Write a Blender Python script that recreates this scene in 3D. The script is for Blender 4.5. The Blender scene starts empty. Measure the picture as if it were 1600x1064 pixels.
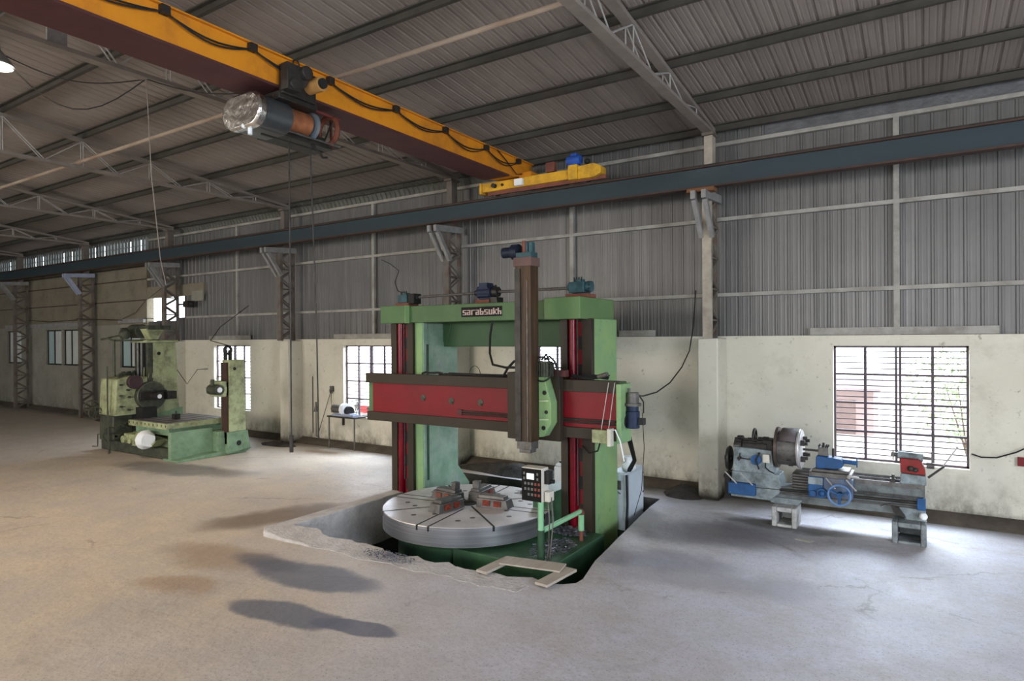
import bpy, bmesh, math, random
from mathutils import Vector, Matrix
from mathutils.geometry import tessellate_polygon
random.seed(7)
SC = bpy.context.scene
COL = SC.collection
PI = math.pi

# ------------------------------------------------------------------ camera
H = 3.10
cam_data = bpy.data.cameras.new('camera')
cam_data.sensor_width = 36.0
cam_data.lens = 22.5
cam_data.clip_end = 500
cam = bpy.data.objects.new('camera', cam_data)
COL.objects.link(cam)
yaw, pitch, roll = 0.574, -0.003, -0.0065
fwd0 = Vector((-math.sin(yaw), math.cos(yaw), 0)); rt0 = Vector((math.cos(yaw), math.sin(yaw), 0)); up0 = Vector((0, 0, 1))
fw = fwd0*math.cos(pitch)+up0*math.sin(pitch); up1 = up0*math.cos(pitch)-fwd0*math.sin(pitch)
rt = rt0*math.cos(roll)+up1*math.sin(roll); up = up1*math.cos(roll)-rt0*math.sin(roll)
R = Matrix((rt, up, -fw)).transposed().to_4x4()
cam.matrix_world = Matrix.Translation((0, 0, H)) @ R
SC.camera = cam

# ------------------------------------------------------------------ world, exposure
W = bpy.data.worlds.new('world'); SC.world = W; W.use_nodes = True
bg = W.node_tree.nodes['Background']
bg.inputs[0].default_value = (0.86, 0.93, 1.0, 1)
bg.inputs[1].default_value = 8.5
SC.view_settings.view_transform = 'Standard'
SC.view_settings.look = 'None'
SC.view_settings.gamma = 1
SC.view_settings.use_curve_mapping = False
SC.view_settings.exposure = -0.38

def area_light(name, loc, target, sx, sy, power, col):
    d = bpy.data.lights.new(name, 'AREA'); d.shape = 'RECTANGLE'; d.size = sx; d.size_y = sy
    d.energy = power; d.color = col
    o = bpy.data.objects.new(name, d); COL.objects.link(o); o.location = loc
    o.rotation_euler = (Vector(target)-Vector(loc)).to_track_quat('-Z', 'Y').to_euler()
    return o
# area lights added in unseen doorways, standing in for daylight behind the camera
area_light('added_light_side_door', (-1, -12.8, 4.6), (-4, 2, -2.5), 8, 3.0, 1150, (0.97, 0.95, 0.97))
area_light('added_light_end_door', (9.3, 1.5, 4.2), (0, 6, -2.0), 6, 3.0, 1500, (0.80, 0.88, 1.0))
area_light('added_light_far_side', (-18, -12.8, 4.6), (-13, 2, -2.5), 9, 3.0, 2050, (1.0, 0.84, 0.66))  # warm fill added for the left half of the hall
# sky light falling in at the windows of the long wall
for wx, pw in ((-0.4, 150), (-6.7, 110), (-13.2, 150), (-19.6, 110)):
    area_light('window_skylight', (wx, 14.4, 3.7), (wx+0.2, 10.8, -0.2), 2.6, 1.4, pw*9.0, (0.72, 0.84, 1.0))

# ------------------------------------------------------------------ materials
MATS = {}
def mat(name, col, rough=0.6, metal=0.0, col2=None, scale=3.0, stretch=(1, 1, 1), bump=0.15, bscale=40.0,
        grime=None, gamt=0.5, gscale=1.5, spec=0.22, emit=None, estr=0.0, glo=0.45, ghi=0.7, bdist=0.01):
    if name in MATS: return MATS[name]
    m = bpy.data.materials.new(name); m.use_nodes = True; MATS[name] = m
    nt = m.node_tree; N = nt.nodes; L = nt.links
    b = N['Principled BSDF']
    tc = N.new('ShaderNodeTexCoord'); mp = N.new('ShaderNodeMapping'); mp.inputs['Scale'].default_value = stretch
    L.new(tc.outputs['Object'], mp.inputs[0])
    if col2 is None: col2 = tuple(c*0.78 for c in col)
    n1 = N.new('ShaderNodeTexNoise'); n1.inputs['Scale'].default_value = scale; n1.inputs['Detail'].default_value = 6
    n1.inputs['Roughness'].default_value = 0.65
    L.new(mp.outputs[0], n1.inputs['Vector'])
    r1 = N.new('ShaderNodeMapRange'); r1.inputs[1].default_value = 0.35; r1.inputs[2].default_value = 0.68
    L.new(n1.outputs['Fac'], r1.inputs[0])
    mx = N.new('ShaderNodeMix'); mx.data_type = 'RGBA'
    L.new(r1.outputs[0], mx.inputs['Factor']); mx.inputs['A'].default_value = (*col, 1); mx.inputs['B'].default_value = (*col2, 1)
    out = mx.outputs['Result']
    if grime is not None:
        n2 = N.new('ShaderNodeTexNoise'); n2.inputs['Scale'].default_value = gscale; n2.inputs['Detail'].default_value = 9
        n2.inputs['Roughness'].default_value = 0.72
        L.new(mp.outputs[0], n2.inputs['Vector'])
        r2 = N.new('ShaderNodeMapRange'); r2.inputs[1].default_value = glo; r2.inputs[2].default_value = ghi
        r2.inputs[4].default_value = gamt
        L.new(n2.outputs['Fac'], r2.inputs[0])
        m2 = N.new('ShaderNodeMix'); m2.data_type = 'RGBA'
        L.new(r2.outputs[0], m2.inputs['Factor']); L.new(out, m2.inputs['A']); m2.inputs['B'].default_value = (*grime, 1)
        out = m2.outputs['Result']
    L.new(out, b.inputs['Base Color'])
    b.inputs['Roughness'].default_value = rough; b.inputs['Metallic'].default_value = metal
    b.inputs['Specular IOR Level'].default_value = spec
    if bump > 0:
        n3 = N.new('ShaderNodeTexNoise'); n3.inputs['Scale'].default_value = bscale; n3.inputs['Detail'].default_value = 4
        L.new(mp.outputs[0], n3.inputs['Vector'])
        bp = N.new('ShaderNodeBump'); bp.inputs['Strength'].default_value = bump; bp.inputs['Distance'].default_value = bdist
        L.new(n3.outputs['Fac'], bp.inputs['Height']); L.new(bp.outputs[0], b.inputs['Normal'])
    if emit:
        b.inputs['Emission Color'].default_value = (*emit, 1); b.inputs['Emission Strength'].default_value = estr
    return m

GREEN = mat('green_paint', (0.080, 0.150, 0.062), 0.5, 0, (0.062, 0.120, 0.052), 2.0, grime=(0.07, 0.09, 0.05), gamt=0.45, gscale=2.5, glo=0.5, ghi=0.75)
LGREEN = mat('light_green_paint', (0.235, 0.36, 0.145), 0.5, 0, (0.18, 0.32, 0.16), 2.0, grime=(0.12, 0.12, 0.06), gamt=0.5, gscale=4, glo=0.58, ghi=0.75)
TEAL = mat('sea_green_paint', (0.20, 0.33, 0.23), 0.5, 0, (0.32, 0.40, 0.34), 2.5, grime=(0.1, 0.16, 0.14), gamt=0.4, gscale=3)
DGREEN = mat('dark_green_paint', (0.035, 0.09, 0.045), 0.5, 0, (0.02, 0.05, 0.03), 2.5, grime=(0.02, 0.025, 0.02), gamt=0.6, gscale=2)
MILLG = mat('mill_green_paint', (0.36, 0.39, 0.215), 0.6, 0, (0.30, 0.335, 0.19), 4, grime=(0.07, 0.07, 0.04), gamt=0.8, gscale=3.5, glo=0.44, ghi=0.68)
MILLG2 = mat('mill_mint_paint', (0.20, 0.31, 0.19), 0.6, 0, (0.15, 0.235, 0.15), 4, grime=(0.07, 0.09, 0.05), gamt=0.6, gscale=3)
MILLD = mat('mill_oily_dark', (0.065, 0.07, 0.05), 0.5, 0.2, (0.03, 0.032, 0.03), 8, grime=(0.14, 0.16, 0.09), gamt=0.4, gscale=6)
RED = mat('red_paint', (0.175, 0.006, 0.011), 0.45, 0, (0.14, 0.005, 0.009), 1.5, grime=(0.10, 0.015, 0.015), gamt=0.45, gscale=1.2)
REDG = mat('red_glossy_screw', (0.16, 0.004, 0.012), 0.22, 0.0, (0.08, 0.003, 0.007), 3)
BROWN = mat('oiled_slideway', (0.026, 0.020, 0.013), 0.5, 0.0, (0.042, 0.030, 0.020), 3, stretch=(1, 1, 0.4), grime=(0.02, 0.018, 0.014), gamt=0.6)
DARK = mat('dark_greasy_metal', (0.022, 0.021, 0.02), 0.45, 0.4, (0.05, 0.045, 0.04), 6)
BLACK = mat('black_rubber', (0.012, 0.012, 0.012), 0.6, 0, (0.02, 0.02, 0.02), 6)
STEEL = mat('machined_steel', (0.56, 0.55, 0.55), 0.42, 0.35, (0.47, 0.46, 0.47), 2.2, grime=(0.25, 0.24, 0.24), gamt=0.5, gscale=1.6)
STEELR = mat('brushed_steel_rim', (0.36, 0.37, 0.39), 0.35, 0.85, (0.22, 0.23, 0.25), 3, stretch=(0.15, 0.15, 14), bump=0.1)
GREYM = mat('grey_cast_metal', (0.16, 0.155, 0.15), 0.5, 0.5, (0.09, 0.085, 0.08), 8, grime=(0.05, 0.04, 0.03), gamt=0.6, gscale=9)
JAW = mat('jaw_steel', (0.14, 0.135, 0.13), 0.45, 0.6, (0.08, 0.075, 0.075), 9)
JAWR = mat('jaw_orange_red', (0.26, 0.04, 0.02), 0.5, 0.1, (0.03, 0.015, 0.012), 22)
TEALM = mat('teal_motor_paint', (0.045, 0.105, 0.12), 0.5, 0.1, (0.025, 0.06, 0.07), 8, grime=(0.02, 0.03, 0.03), gamt=0.6, gscale=7)
NAVY = mat('navy_motor_paint', (0.018, 0.03, 0.07), 0.5, 0.1, (0.012, 0.018, 0.04), 8, grime=(0.01, 0.012, 0.02), gamt=0.6, gscale=7)
BLUE = mat('blue_lathe_paint', (0.020, 0.090, 0.235), 0.5, 0, (0.018, 0.06, 0.155), 5, grime=(0.03, 0.05, 0.1), gamt=0.6, gscale=7)
LBLUE = mat('pale_blue_grey_paint', (0.27, 0.32, 0.335), 0.5, 0, (0.18, 0.22, 0.235), 5, grime=(0.05, 0.055, 0.055), gamt=0.8, gscale=4.5, glo=0.44, ghi=0.66)
OXID = mat('red_oxide', (0.20, 0.07, 0.045), 0.7, 0.1, (0.12, 0.05, 0.04), 6)
CABIN = mat('pale_cabinet_paint', (0.52, 0.58, 0.62), 0.45, 0.1, (0.44, 0.52, 0.60), 2, grime=(0.25, 0.27, 0.3), gamt=0.4, gscale=3)
CREAMB = mat('cream_box', (0.55, 0.53, 0.46), 0.5, 0, (0.48, 0.46, 0.4), 6)
PANELK = mat('black_panel', (0.006, 0.006, 0.006), 0.5)
PANELK.node_tree.nodes['Principled BSDF'].inputs['Specular IOR Level'].default_value = 0.12
RAMM = mat('rusty_ram', (0.028, 0.020, 0.014), 0.5, 0.0, (0.085, 0.045, 0.022), 3, stretch=(4, 4, 0.25), grime=(0.012, 0.010, 0.009), gamt=0.7, gscale=2)
SCREEN = mat('lit_screen', (0.8, 0.85, 0.9), 0.3, 0, bump=0, emit=(0.85, 0.93, 1.0), estr=1.1)
BUTTON = mat('grey_button', (0.16, 0.15, 0.14), 0.4)
BUTTONR = mat('red_brown_button', (0.22, 0.06, 0.04), 0.4)
PINK = mat('pinkish_white_lettering', (0.60, 0.46, 0.42), 0.5, bump=0)
YEL = mat('crane_yellow', (0.64, 0.25, 0.015), 0.55, 0, (0.54, 0.19, 0.014), 1.2, grime=(0.22, 0.10, 0.03), gamt=0.55, gscale=1.2, glo=0.52, ghi=0.75)
YEL2 = mat('end_carriage_yellow', (0.66, 0.37, 0.03), 0.5, 0, (0.52, 0.27, 0.02), 3, grime=(0.12, 0.07, 0.03), gamt=0.6, gscale=4)
MAROON = mat('maroon_flange', (0.060, 0.022, 0.024), 0.6, 0, (0.085, 0.032, 0.030), 2)
BEAMB = mat('blue_grey_runway', (0.034, 0.050, 0.058), 0.55, 0.1, (0.026, 0.039, 0.046), 1.0, stretch=(0.3, 1, 1), grime=(0.06, 0.08, 0.085), gamt=0.5, gscale=0.8, glo=0.6, ghi=0.75)
RUSTE = mat('rusty_edge', (0.075, 0.045, 0.035), 0.8, 0.1, (0.045, 0.032, 0.03), 3)
PURL = mat('dark_purlin', (0.062, 0.058, 0.048), 0.8, 0.0, (0.042, 0.040, 0.033), 2, grime=(0.07, 0.04, 0.028), gamt=0.5, gscale=1.3, glo=0.55, ghi=0.7)
TRUSSM = mat('truss_grey_paint', (0.22, 0.19, 0.165), 0.65, 0.05, (0.165, 0.145, 0.125), 2.5, grime=(0.22, 0.10, 0.06), gamt=0.5, gscale=3, glo=0.6, ghi=0.72)
ROD = mat('pale_rod', (0.42, 0.41, 0.39), 0.5, 0.2, (0.3, 0.29, 0.27), 4)
COLM = mat('column_dusty_paint', (0.15, 0.13, 0.11), 0.7, 0.0, (0.10, 0.088, 0.075), 3, grime=(0.11, 0.05, 0.035), gamt=0.7, gscale=3, glo=0.5, ghi=0.68)
COLB = mat('column_beige_face', (0.42, 0.37, 0.30), 0.7, 0.0, (0.34, 0.30, 0.245), 3, grime=(0.16, 0.12, 0.09), gamt=0.5, gscale=4)
BRKT = mat('bracket_light_grey', (0.26, 0.255, 0.245), 0.6, 0.1, (0.18, 0.175, 0.17), 5)
BRKB = mat('bracket_pale_blue', (0.32, 0.36, 0.47), 0.6, 0.1, (0.27, 0.30, 0.39), 5)
GIRT = mat('girt_pale_paint', (0.33, 0.32, 0.285), 0.65, 0.05, (0.25, 0.24, 0.215), 2, grime=(0.14, 0.11, 0.09), gamt=0.5, gscale=2)
WINM = mat('window_bar_brown', (0.10, 0.075, 0.085), 0.6, 0.1, (0.07, 0.055, 0.065), 5)
WINK = mat('window_frame_dark', (0.02, 0.022, 0.022), 0.5, 0.1)
FROST = mat('frosted_pane', (0.42, 0.46, 0.44), 0.3, 0, (0.55, 0.56, 0.53), 1.5, bump=0.05)
FROSTT = mat('teal_tinted_pane', (0.30, 0.42, 0.40), 0.25, 0, (0.36, 0.44, 0.46), 1.5, bump=0.05)
WOOD = mat('dusty_plank', (0.42, 0.37, 0.31), 0.8, 0, (0.33, 0.29, 0.25), 2, stretch=(6, 1, 1))
COPPER = mat('copper_drum', (0.50, 0.20, 0.09), 0.45, 0.5, (0.32, 0.12, 0.06), 8, grime=(0.08, 0.04, 0.03), gamt=0.5, gscale=6)
SILVER = mat('dented_aluminium', (0.75, 0.74, 0.72), 0.26, 1.0, (0.6, 0.59, 0.57), 3, bump=0.6, bscale=5, bdist=0.06)
GALV = mat('grey_sheet_shell', (0.13, 0.14, 0.15), 0.35, 0.7, (0.09, 0.1, 0.105), 3)
PLASTIC = mat('white_plastic', (0.75, 0.78, 0.8), 0.4, 0, (0.66, 0.7, 0.74), 4, bump=0.3, bscale=20)
SWARF = mat('steel_swarf', (0.25, 0.26, 0.30), 0.4, 0.6, (0.10, 0.10, 0.12), 20)
DEBRIS = mat('dark_oily_debris', (0.03, 0.027, 0.024), 0.8, 0, (0.06, 0.055, 0.05), 5, bump=0.8, bscale=12, bdist=0.03)
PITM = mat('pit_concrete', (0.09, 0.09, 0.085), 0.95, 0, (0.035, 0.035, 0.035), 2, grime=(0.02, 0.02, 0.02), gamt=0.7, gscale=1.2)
KERBM = mat('kerb_concrete', (0.54, 0.52, 0.51), 0.95, 0, (0.42, 0.40, 0.39), 4, bump=1.0, bscale=22, bdist=0.03, grime=(0.22, 0.21, 0.22), gamt=0.4, gscale=5)

def wall_mat(name, col, col2, grime, base_dirt=True, gdark=(0.06, 0.05, 0.035), brick=False):
    m = bpy.data.materials.new(name); m.use_nodes = True; MATS[name] = m
    nt = m.node_tree; N = nt.nodes; L = nt.links; b = N['Principled BSDF']
    tc = N.new('ShaderNodeTexCoord')
    def noise(s, d=8, r=0.65, st=(1, 1, 1)):
        mp = N.new('ShaderNodeMapping'); mp.inputs['Scale'].default_value = st; L.new(tc.outputs['Object'], mp.inputs[0])
        n = N.new('ShaderNodeTexNoise'); n.inputs['Scale'].default_value = s; n.inputs['Detail'].default_value = d
        n.inputs['Roughness'].default_value = r; L.new(mp.outputs[0], n.inputs['Vector']); return n.outputs['Fac']
    def rng(v, a, c, x=0, y=1):
        r = N.new('ShaderNodeMapRange'); L.new(v, r.inputs[0])
        r.inputs[1].default_value = a; r.inputs[2].default_value = c; r.inputs[3].default_value = x; r.inputs[4].default_value = y
        return r.outputs[0]
    def mul(a, c):
        q = N.new('ShaderNodeMath'); q.operation = 'MULTIPLY'; L.new(a, q.inputs[0]); L.new(c, q.inputs[1]); return q.outputs[0]
    def mix(f, a, c):
        q = N.new('ShaderNodeMix'); q.data_type = 'RGBA'; L.new(f, q.inputs['Factor'])
        if isinstance(a, tuple): q.inputs['A'].default_value = (*a, 1)
        else: L.new(a, q.inputs['A'])
        q.inputs['B'].default_value = (*c, 1); return q.outputs['Result']
    c = mix(rng(noise(0.7), 0.35, 0.65), col, col2)
    c = mix(rng(noise(1.6, 10, 0.75), 0.52, 0.72, 0, 0.55), c, grime)
    c = mix(rng(noise(9, 6, 0.6), 0.635, 0.73, 0, 0.6), c, tuple(x*0.40 for x in grime))       # specks
    if base_dirt:
        sx = N.new('ShaderNodeSeparateXYZ'); L.new(tc.outputs['Object'], sx.inputs[0])
        hgt = rng(sx.outputs[2], 0.9, 0.0)
        blot = rng(noise(3.5, 10, 0.75, (1, 1, 0.55)), 0.40, 0.62)
        c = mix(mul(mul(hgt, blot), rng(hgt, 0, 1, 0.45, 0.95)), c, gdark)
        edge = rng(sx.outputs[2], 0.22, 0.04)
        c = mix(mul(edge, rng(noise(2.2, 8, 0.7), 0.25, 0.5)), c, tuple(x*0.6 for x in gdark))
    L.new(c, b.inputs['Base Color']); b.inputs['Roughness'].default_value = 0.85; b.inputs['Specular IOR Level'].default_value = 0.25
    bp = N.new('ShaderNodeBump'); bp.inputs['Strength'].default_value = 0.35; bp.inputs['Distance'].default_value = 0.02
    L.new(noise(7, 8, 0.6), bp.inputs['Height']); L.new(bp.outputs[0], b.inputs['Normal'])
    return m
WALLM = wall_mat('cream_plaster', (0.60, 0.575, 0.485), (0.53, 0.505, 0.415), (0.36, 0.335, 0.26))
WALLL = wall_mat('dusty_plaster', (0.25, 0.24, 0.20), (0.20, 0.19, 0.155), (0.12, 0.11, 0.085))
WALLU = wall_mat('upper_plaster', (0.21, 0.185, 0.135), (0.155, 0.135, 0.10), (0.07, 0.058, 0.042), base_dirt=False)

def sheet_mat(name, col, col2, streak, rough=0.42, metal=0.35, axis='Z', warm=None):
    m = bpy.data.materials.new(name); m.use_nodes = True; MATS[name] = m
    nt = m.node_tree; N = nt.nodes; L = nt.links; b = N['Principled BSDF']
    tc = N.new('ShaderNodeTexCoord')
    def noise(s, st, d=6, r=0.6):
        mp = N.new('ShaderNodeMapping'); mp.inputs['Scale'].default_value = st; L.new(tc.outputs['Object'], mp.inputs[0])
        n = N.new('ShaderNodeTexNoise'); n.inputs['Scale'].default_value = s; n.inputs['Detail'].default_value = d
        n.inputs['Roughness'].default_value = r; L.new(mp.outputs[0], n.inputs['Vector']); return n.outputs['Fac']
    def rng(v, a, c, x=0, y=1):
        r = N.new('ShaderNodeMapRange'); L.new(v, r.inputs[0])
        r.inputs[1].default_value = a; r.inputs[2].default_value = c; r.inputs[3].default_value = x; r.inputs[4].default_value = y
        return r.outputs[0]
    def mix(f, a, c):
        q = N.new('ShaderNodeMix'); q.data_type = 'RGBA'; L.new(f, q.inputs['Factor'])
        if isinstance(a, tuple): q.inputs['A'].default_value = (*a, 1)
        else: L.new(a, q.inputs['A'])
        q.inputs['B'].default_value = (*c, 1); return q.outputs['Result']
    st = (1, 1, 0.05) if axis == 'Z' else (1, 0.06, 1)
    c = mix(rng(noise(0.9, st, 3), 0.38, 0.62), col, col2)
    c = mix(rng(noise(8, st, 6), 0.5, 0.75, 0, 0.6), c, streak)
    c = mix(rng(noise(0.8, (1, 1, 1), 9, 0.75), 0.52, 0.72, 0, 0.5), c, tuple(x*0.45 for x in streak))
    L.new(c, b.inputs['Base Color']); b.inputs['Roughness'].default_value = rough; b.inputs['Metallic'].default_value = metal
    return m
CLAD = sheet_mat('grey_wall_sheet', (0.135, 0.131, 0.124), (0.105, 0.102, 0.098), (0.18, 0.176, 0.168), 0.42, 0.25)
ROOFM = sheet_mat('roof_sheet', (0.25, 0.21, 0.185), (0.205, 0.175, 0.155), (0.30, 0.255, 0.225), 0.6, 0.1, 'Y')

def floor_mat():
    m = bpy.data.materials.new('dusty_concrete_floor'); m.use_nodes = True; MATS['floor'] = m
    nt = m.node_tree; N = nt.nodes; L = nt.links; b = N['Principled BSDF']
    tc = N.new('ShaderNodeTexCoord')
    def noise(s, d=8, r=0.65, st=(1, 1, 1), off=(0, 0, 0)):
        mp = N.new('ShaderNodeMapping'); mp.inputs['Scale'].default_value = st; mp.inputs['Location'].default_value = off
        L.new(tc.outputs['Object'], mp.inputs[0])
        n = N.new('ShaderNodeTexNoise'); n.inputs['Scale'].default_value = s; n.inputs['Detail'].default_value = d
        n.inputs['Roughness'].default_value = r; L.new(mp.outputs[0], n.inputs['Vector']); return n
    def rng(v, a, c, x=0, y=1, smooth=False):
        r = N.new('ShaderNodeMapRange'); L.new(v, r.inputs[0])
        if smooth: r.interpolation_type = 'SMOOTHSTEP'
        r.inputs[1].default_value = a; r.inputs[2].default_value = c; r.inputs[3].default_value = x; r.inputs[4].default_value = y
        return r.outputs[0]
    def mth(op, a, c):
        q = N.new('ShaderNodeMath'); q.operation = op
        for i, v in ((0, a), (1, c)):
            if isinstance(v, (int, float)): q.inputs[i].default_value = v
            else: L.new(v, q.inputs[i])
        return q.outputs[0]
    def mix(f, a, c):
        q = N.new('ShaderNodeMix'); q.data_type = 'RGBA'; L.new(f, q.inputs['Factor'])
        for k, v in (('A', a), ('B', c)):
            if isinstance(v, tuple): q.inputs[k].default_value = (*v, 1)
            else: L.new(v, q.inputs[k])
        return q.outputs['Result']
    sx = N.new('ShaderNodeSeparateXYZ'); L.new(tc.outputs['Object'], sx.inputs[0])
    X, Y = sx.outputs[0], sx.outputs[1]
    # warm light put into the left floor colour, blue-grey cement elsewhere
    side = mth('ADD', mth('MULTIPLY', X, -1.0), mth('MULTIPLY', Y, -0.55))      # big to the left and near
    side = mth('ADD', side, mth('MULTIPLY', mth('SUBTRACT', noise(0.35, 5, 0.6).outputs['Fac'], 0.5), 9.0))
    warm_left = rng(side, -1.5, 6.5, 0, 1, True)
    c = mix(warm_left, (0.52, 0.525, 0.60), (0.58, 0.485, 0.375))
    c = mix(rng(noise(1.1, 9, 0.7).outputs['Fac'], 0.38, 0.68, 0, 0.75), c, (0.42, 0.39, 0.37))
    c = mix(rng(noise(14, 6, 0.7).outputs['Fac'], 0.45, 0.72, 0, 0.5), c, (0.33, 0.31, 0.29))
    c = mix(rng(noise(3, 9, 0.8, (1, 0.5, 1)).outputs['Fac'], 0.62, 0.70, 0, 0.45), c, (0.16, 0.14, 0.12))
    c = mix(rng(noise(0.55, 9, 0.8, (1, 1, 1), (5, 2, 0)).outputs['Fac'], 0.52, 0.66, 0, 0.55), c, (0.36, 0.31, 0.265))
    c = mix(rng(noise(40, 3, 0.6).outputs['Fac'], 0.56, 0.70, 0, 0.75), c, (0.22, 0.205, 0.19))
    vor = N.new('ShaderNodeTexVoronoi'); vor.feature = 'DISTANCE_TO_EDGE'; vor.inputs['Scale'].default_value = 0.32
    mpv = N.new('ShaderNodeMapping'); L.new(tc.outputs['Object'], mpv.inputs[0]); nv = noise(1.3, 6, 0.7)
    av = N.new('ShaderNodeVectorMath'); av.operation = 'MULTIPLY_ADD'; L.new(nv.outputs['Color'], av.inputs[0]); av.inputs[1].default_value = (0.9, 0.9, 0); L.new(tc.outputs['Object'], av.inputs[2]); L.new(av.outputs[0], vor.inputs['Vector'])
    c = mix(mth('MULTIPLY', rng(vor.outputs['Distance'], 0.010, 0.002, 0, 0.55), rng(noise(0.8, 4).outputs['Fac'], 0.5, 0.6)), c, (0.16, 0.14, 0.12))
    nd = noise(0.9, 5, 0.6, off=(3, 1, 0)).outputs['Fac']; nd2 = noise(1.1, 5, 0.6, off=(9, 4, 2)).outputs['Fac']
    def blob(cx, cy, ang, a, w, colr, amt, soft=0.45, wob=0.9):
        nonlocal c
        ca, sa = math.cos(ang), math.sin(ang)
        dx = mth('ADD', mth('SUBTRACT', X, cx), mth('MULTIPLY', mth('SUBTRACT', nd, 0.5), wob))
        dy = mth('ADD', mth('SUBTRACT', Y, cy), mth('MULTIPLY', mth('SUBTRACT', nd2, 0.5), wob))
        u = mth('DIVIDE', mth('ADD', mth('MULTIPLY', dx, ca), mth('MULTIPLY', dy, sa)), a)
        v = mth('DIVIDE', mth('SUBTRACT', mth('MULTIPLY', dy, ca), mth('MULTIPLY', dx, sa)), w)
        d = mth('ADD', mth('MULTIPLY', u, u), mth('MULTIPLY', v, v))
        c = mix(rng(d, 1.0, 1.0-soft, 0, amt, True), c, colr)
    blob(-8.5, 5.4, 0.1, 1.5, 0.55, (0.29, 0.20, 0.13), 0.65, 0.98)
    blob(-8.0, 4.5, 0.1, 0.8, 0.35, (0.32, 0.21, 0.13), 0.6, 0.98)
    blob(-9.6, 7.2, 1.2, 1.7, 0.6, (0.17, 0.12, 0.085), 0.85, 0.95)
    blob(-6.85, 5.62, 0.12, 1.35, 0.42, (0.10, 0.112, 0.155), 0.82, 0.55, 0.5)  # dark wedge patches: blobs of shade painted into the floor colour
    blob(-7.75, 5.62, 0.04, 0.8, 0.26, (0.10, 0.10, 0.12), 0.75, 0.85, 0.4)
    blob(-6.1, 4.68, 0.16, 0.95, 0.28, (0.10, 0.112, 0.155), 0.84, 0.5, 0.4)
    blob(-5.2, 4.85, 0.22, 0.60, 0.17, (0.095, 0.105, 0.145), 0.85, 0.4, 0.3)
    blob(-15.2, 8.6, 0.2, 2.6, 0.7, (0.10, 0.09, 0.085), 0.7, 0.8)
    blob(-2.8, 10.2, 0.3, 1.5, 0.9, (0.12, 0.11, 0.13), 0.8, 0.95)  # dark gradient shading right of the pit, painted into the colour
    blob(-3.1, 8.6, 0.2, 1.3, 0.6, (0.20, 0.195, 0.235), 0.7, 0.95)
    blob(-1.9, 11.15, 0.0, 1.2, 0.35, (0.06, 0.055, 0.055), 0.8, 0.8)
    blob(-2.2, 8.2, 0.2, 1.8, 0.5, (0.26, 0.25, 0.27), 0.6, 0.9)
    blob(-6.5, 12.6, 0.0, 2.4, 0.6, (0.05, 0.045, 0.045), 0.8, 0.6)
    # oily band along the foot of the wall
    c = mix(mth('MULTIPLY', rng(mth('ADD', Y, mth('MULTIPLY', nd, 0.6)), 12.35, 13.1, 0, 0.85), 1.0), c, (0.07, 0.062, 0.052))
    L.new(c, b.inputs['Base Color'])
    rr = rng(noise(1.5, 6).outputs['Fac'], 0.3, 0.7, 0.42, 0.62); L.new(rr, b.inputs['Roughness'])
    b.inputs['Specular IOR Level'].default_value = 0.5
    bp = N.new('ShaderNodeBump'); bp.inputs['Strength'].default_value = 0.7; bp.inputs['Distance'].default_value = 0.025
    hh = mth('ADD', noise(5, 9, 0.7).outputs['Fac'], mth('MULTIPLY', noise(1.2, 4).outputs['Fac'], 1.5))
    L.new(hh, bp.inputs['Height']); L.new(bp.outputs[0], b.inputs['Normal'])
    return m
FLOORM = floor_mat()

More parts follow.
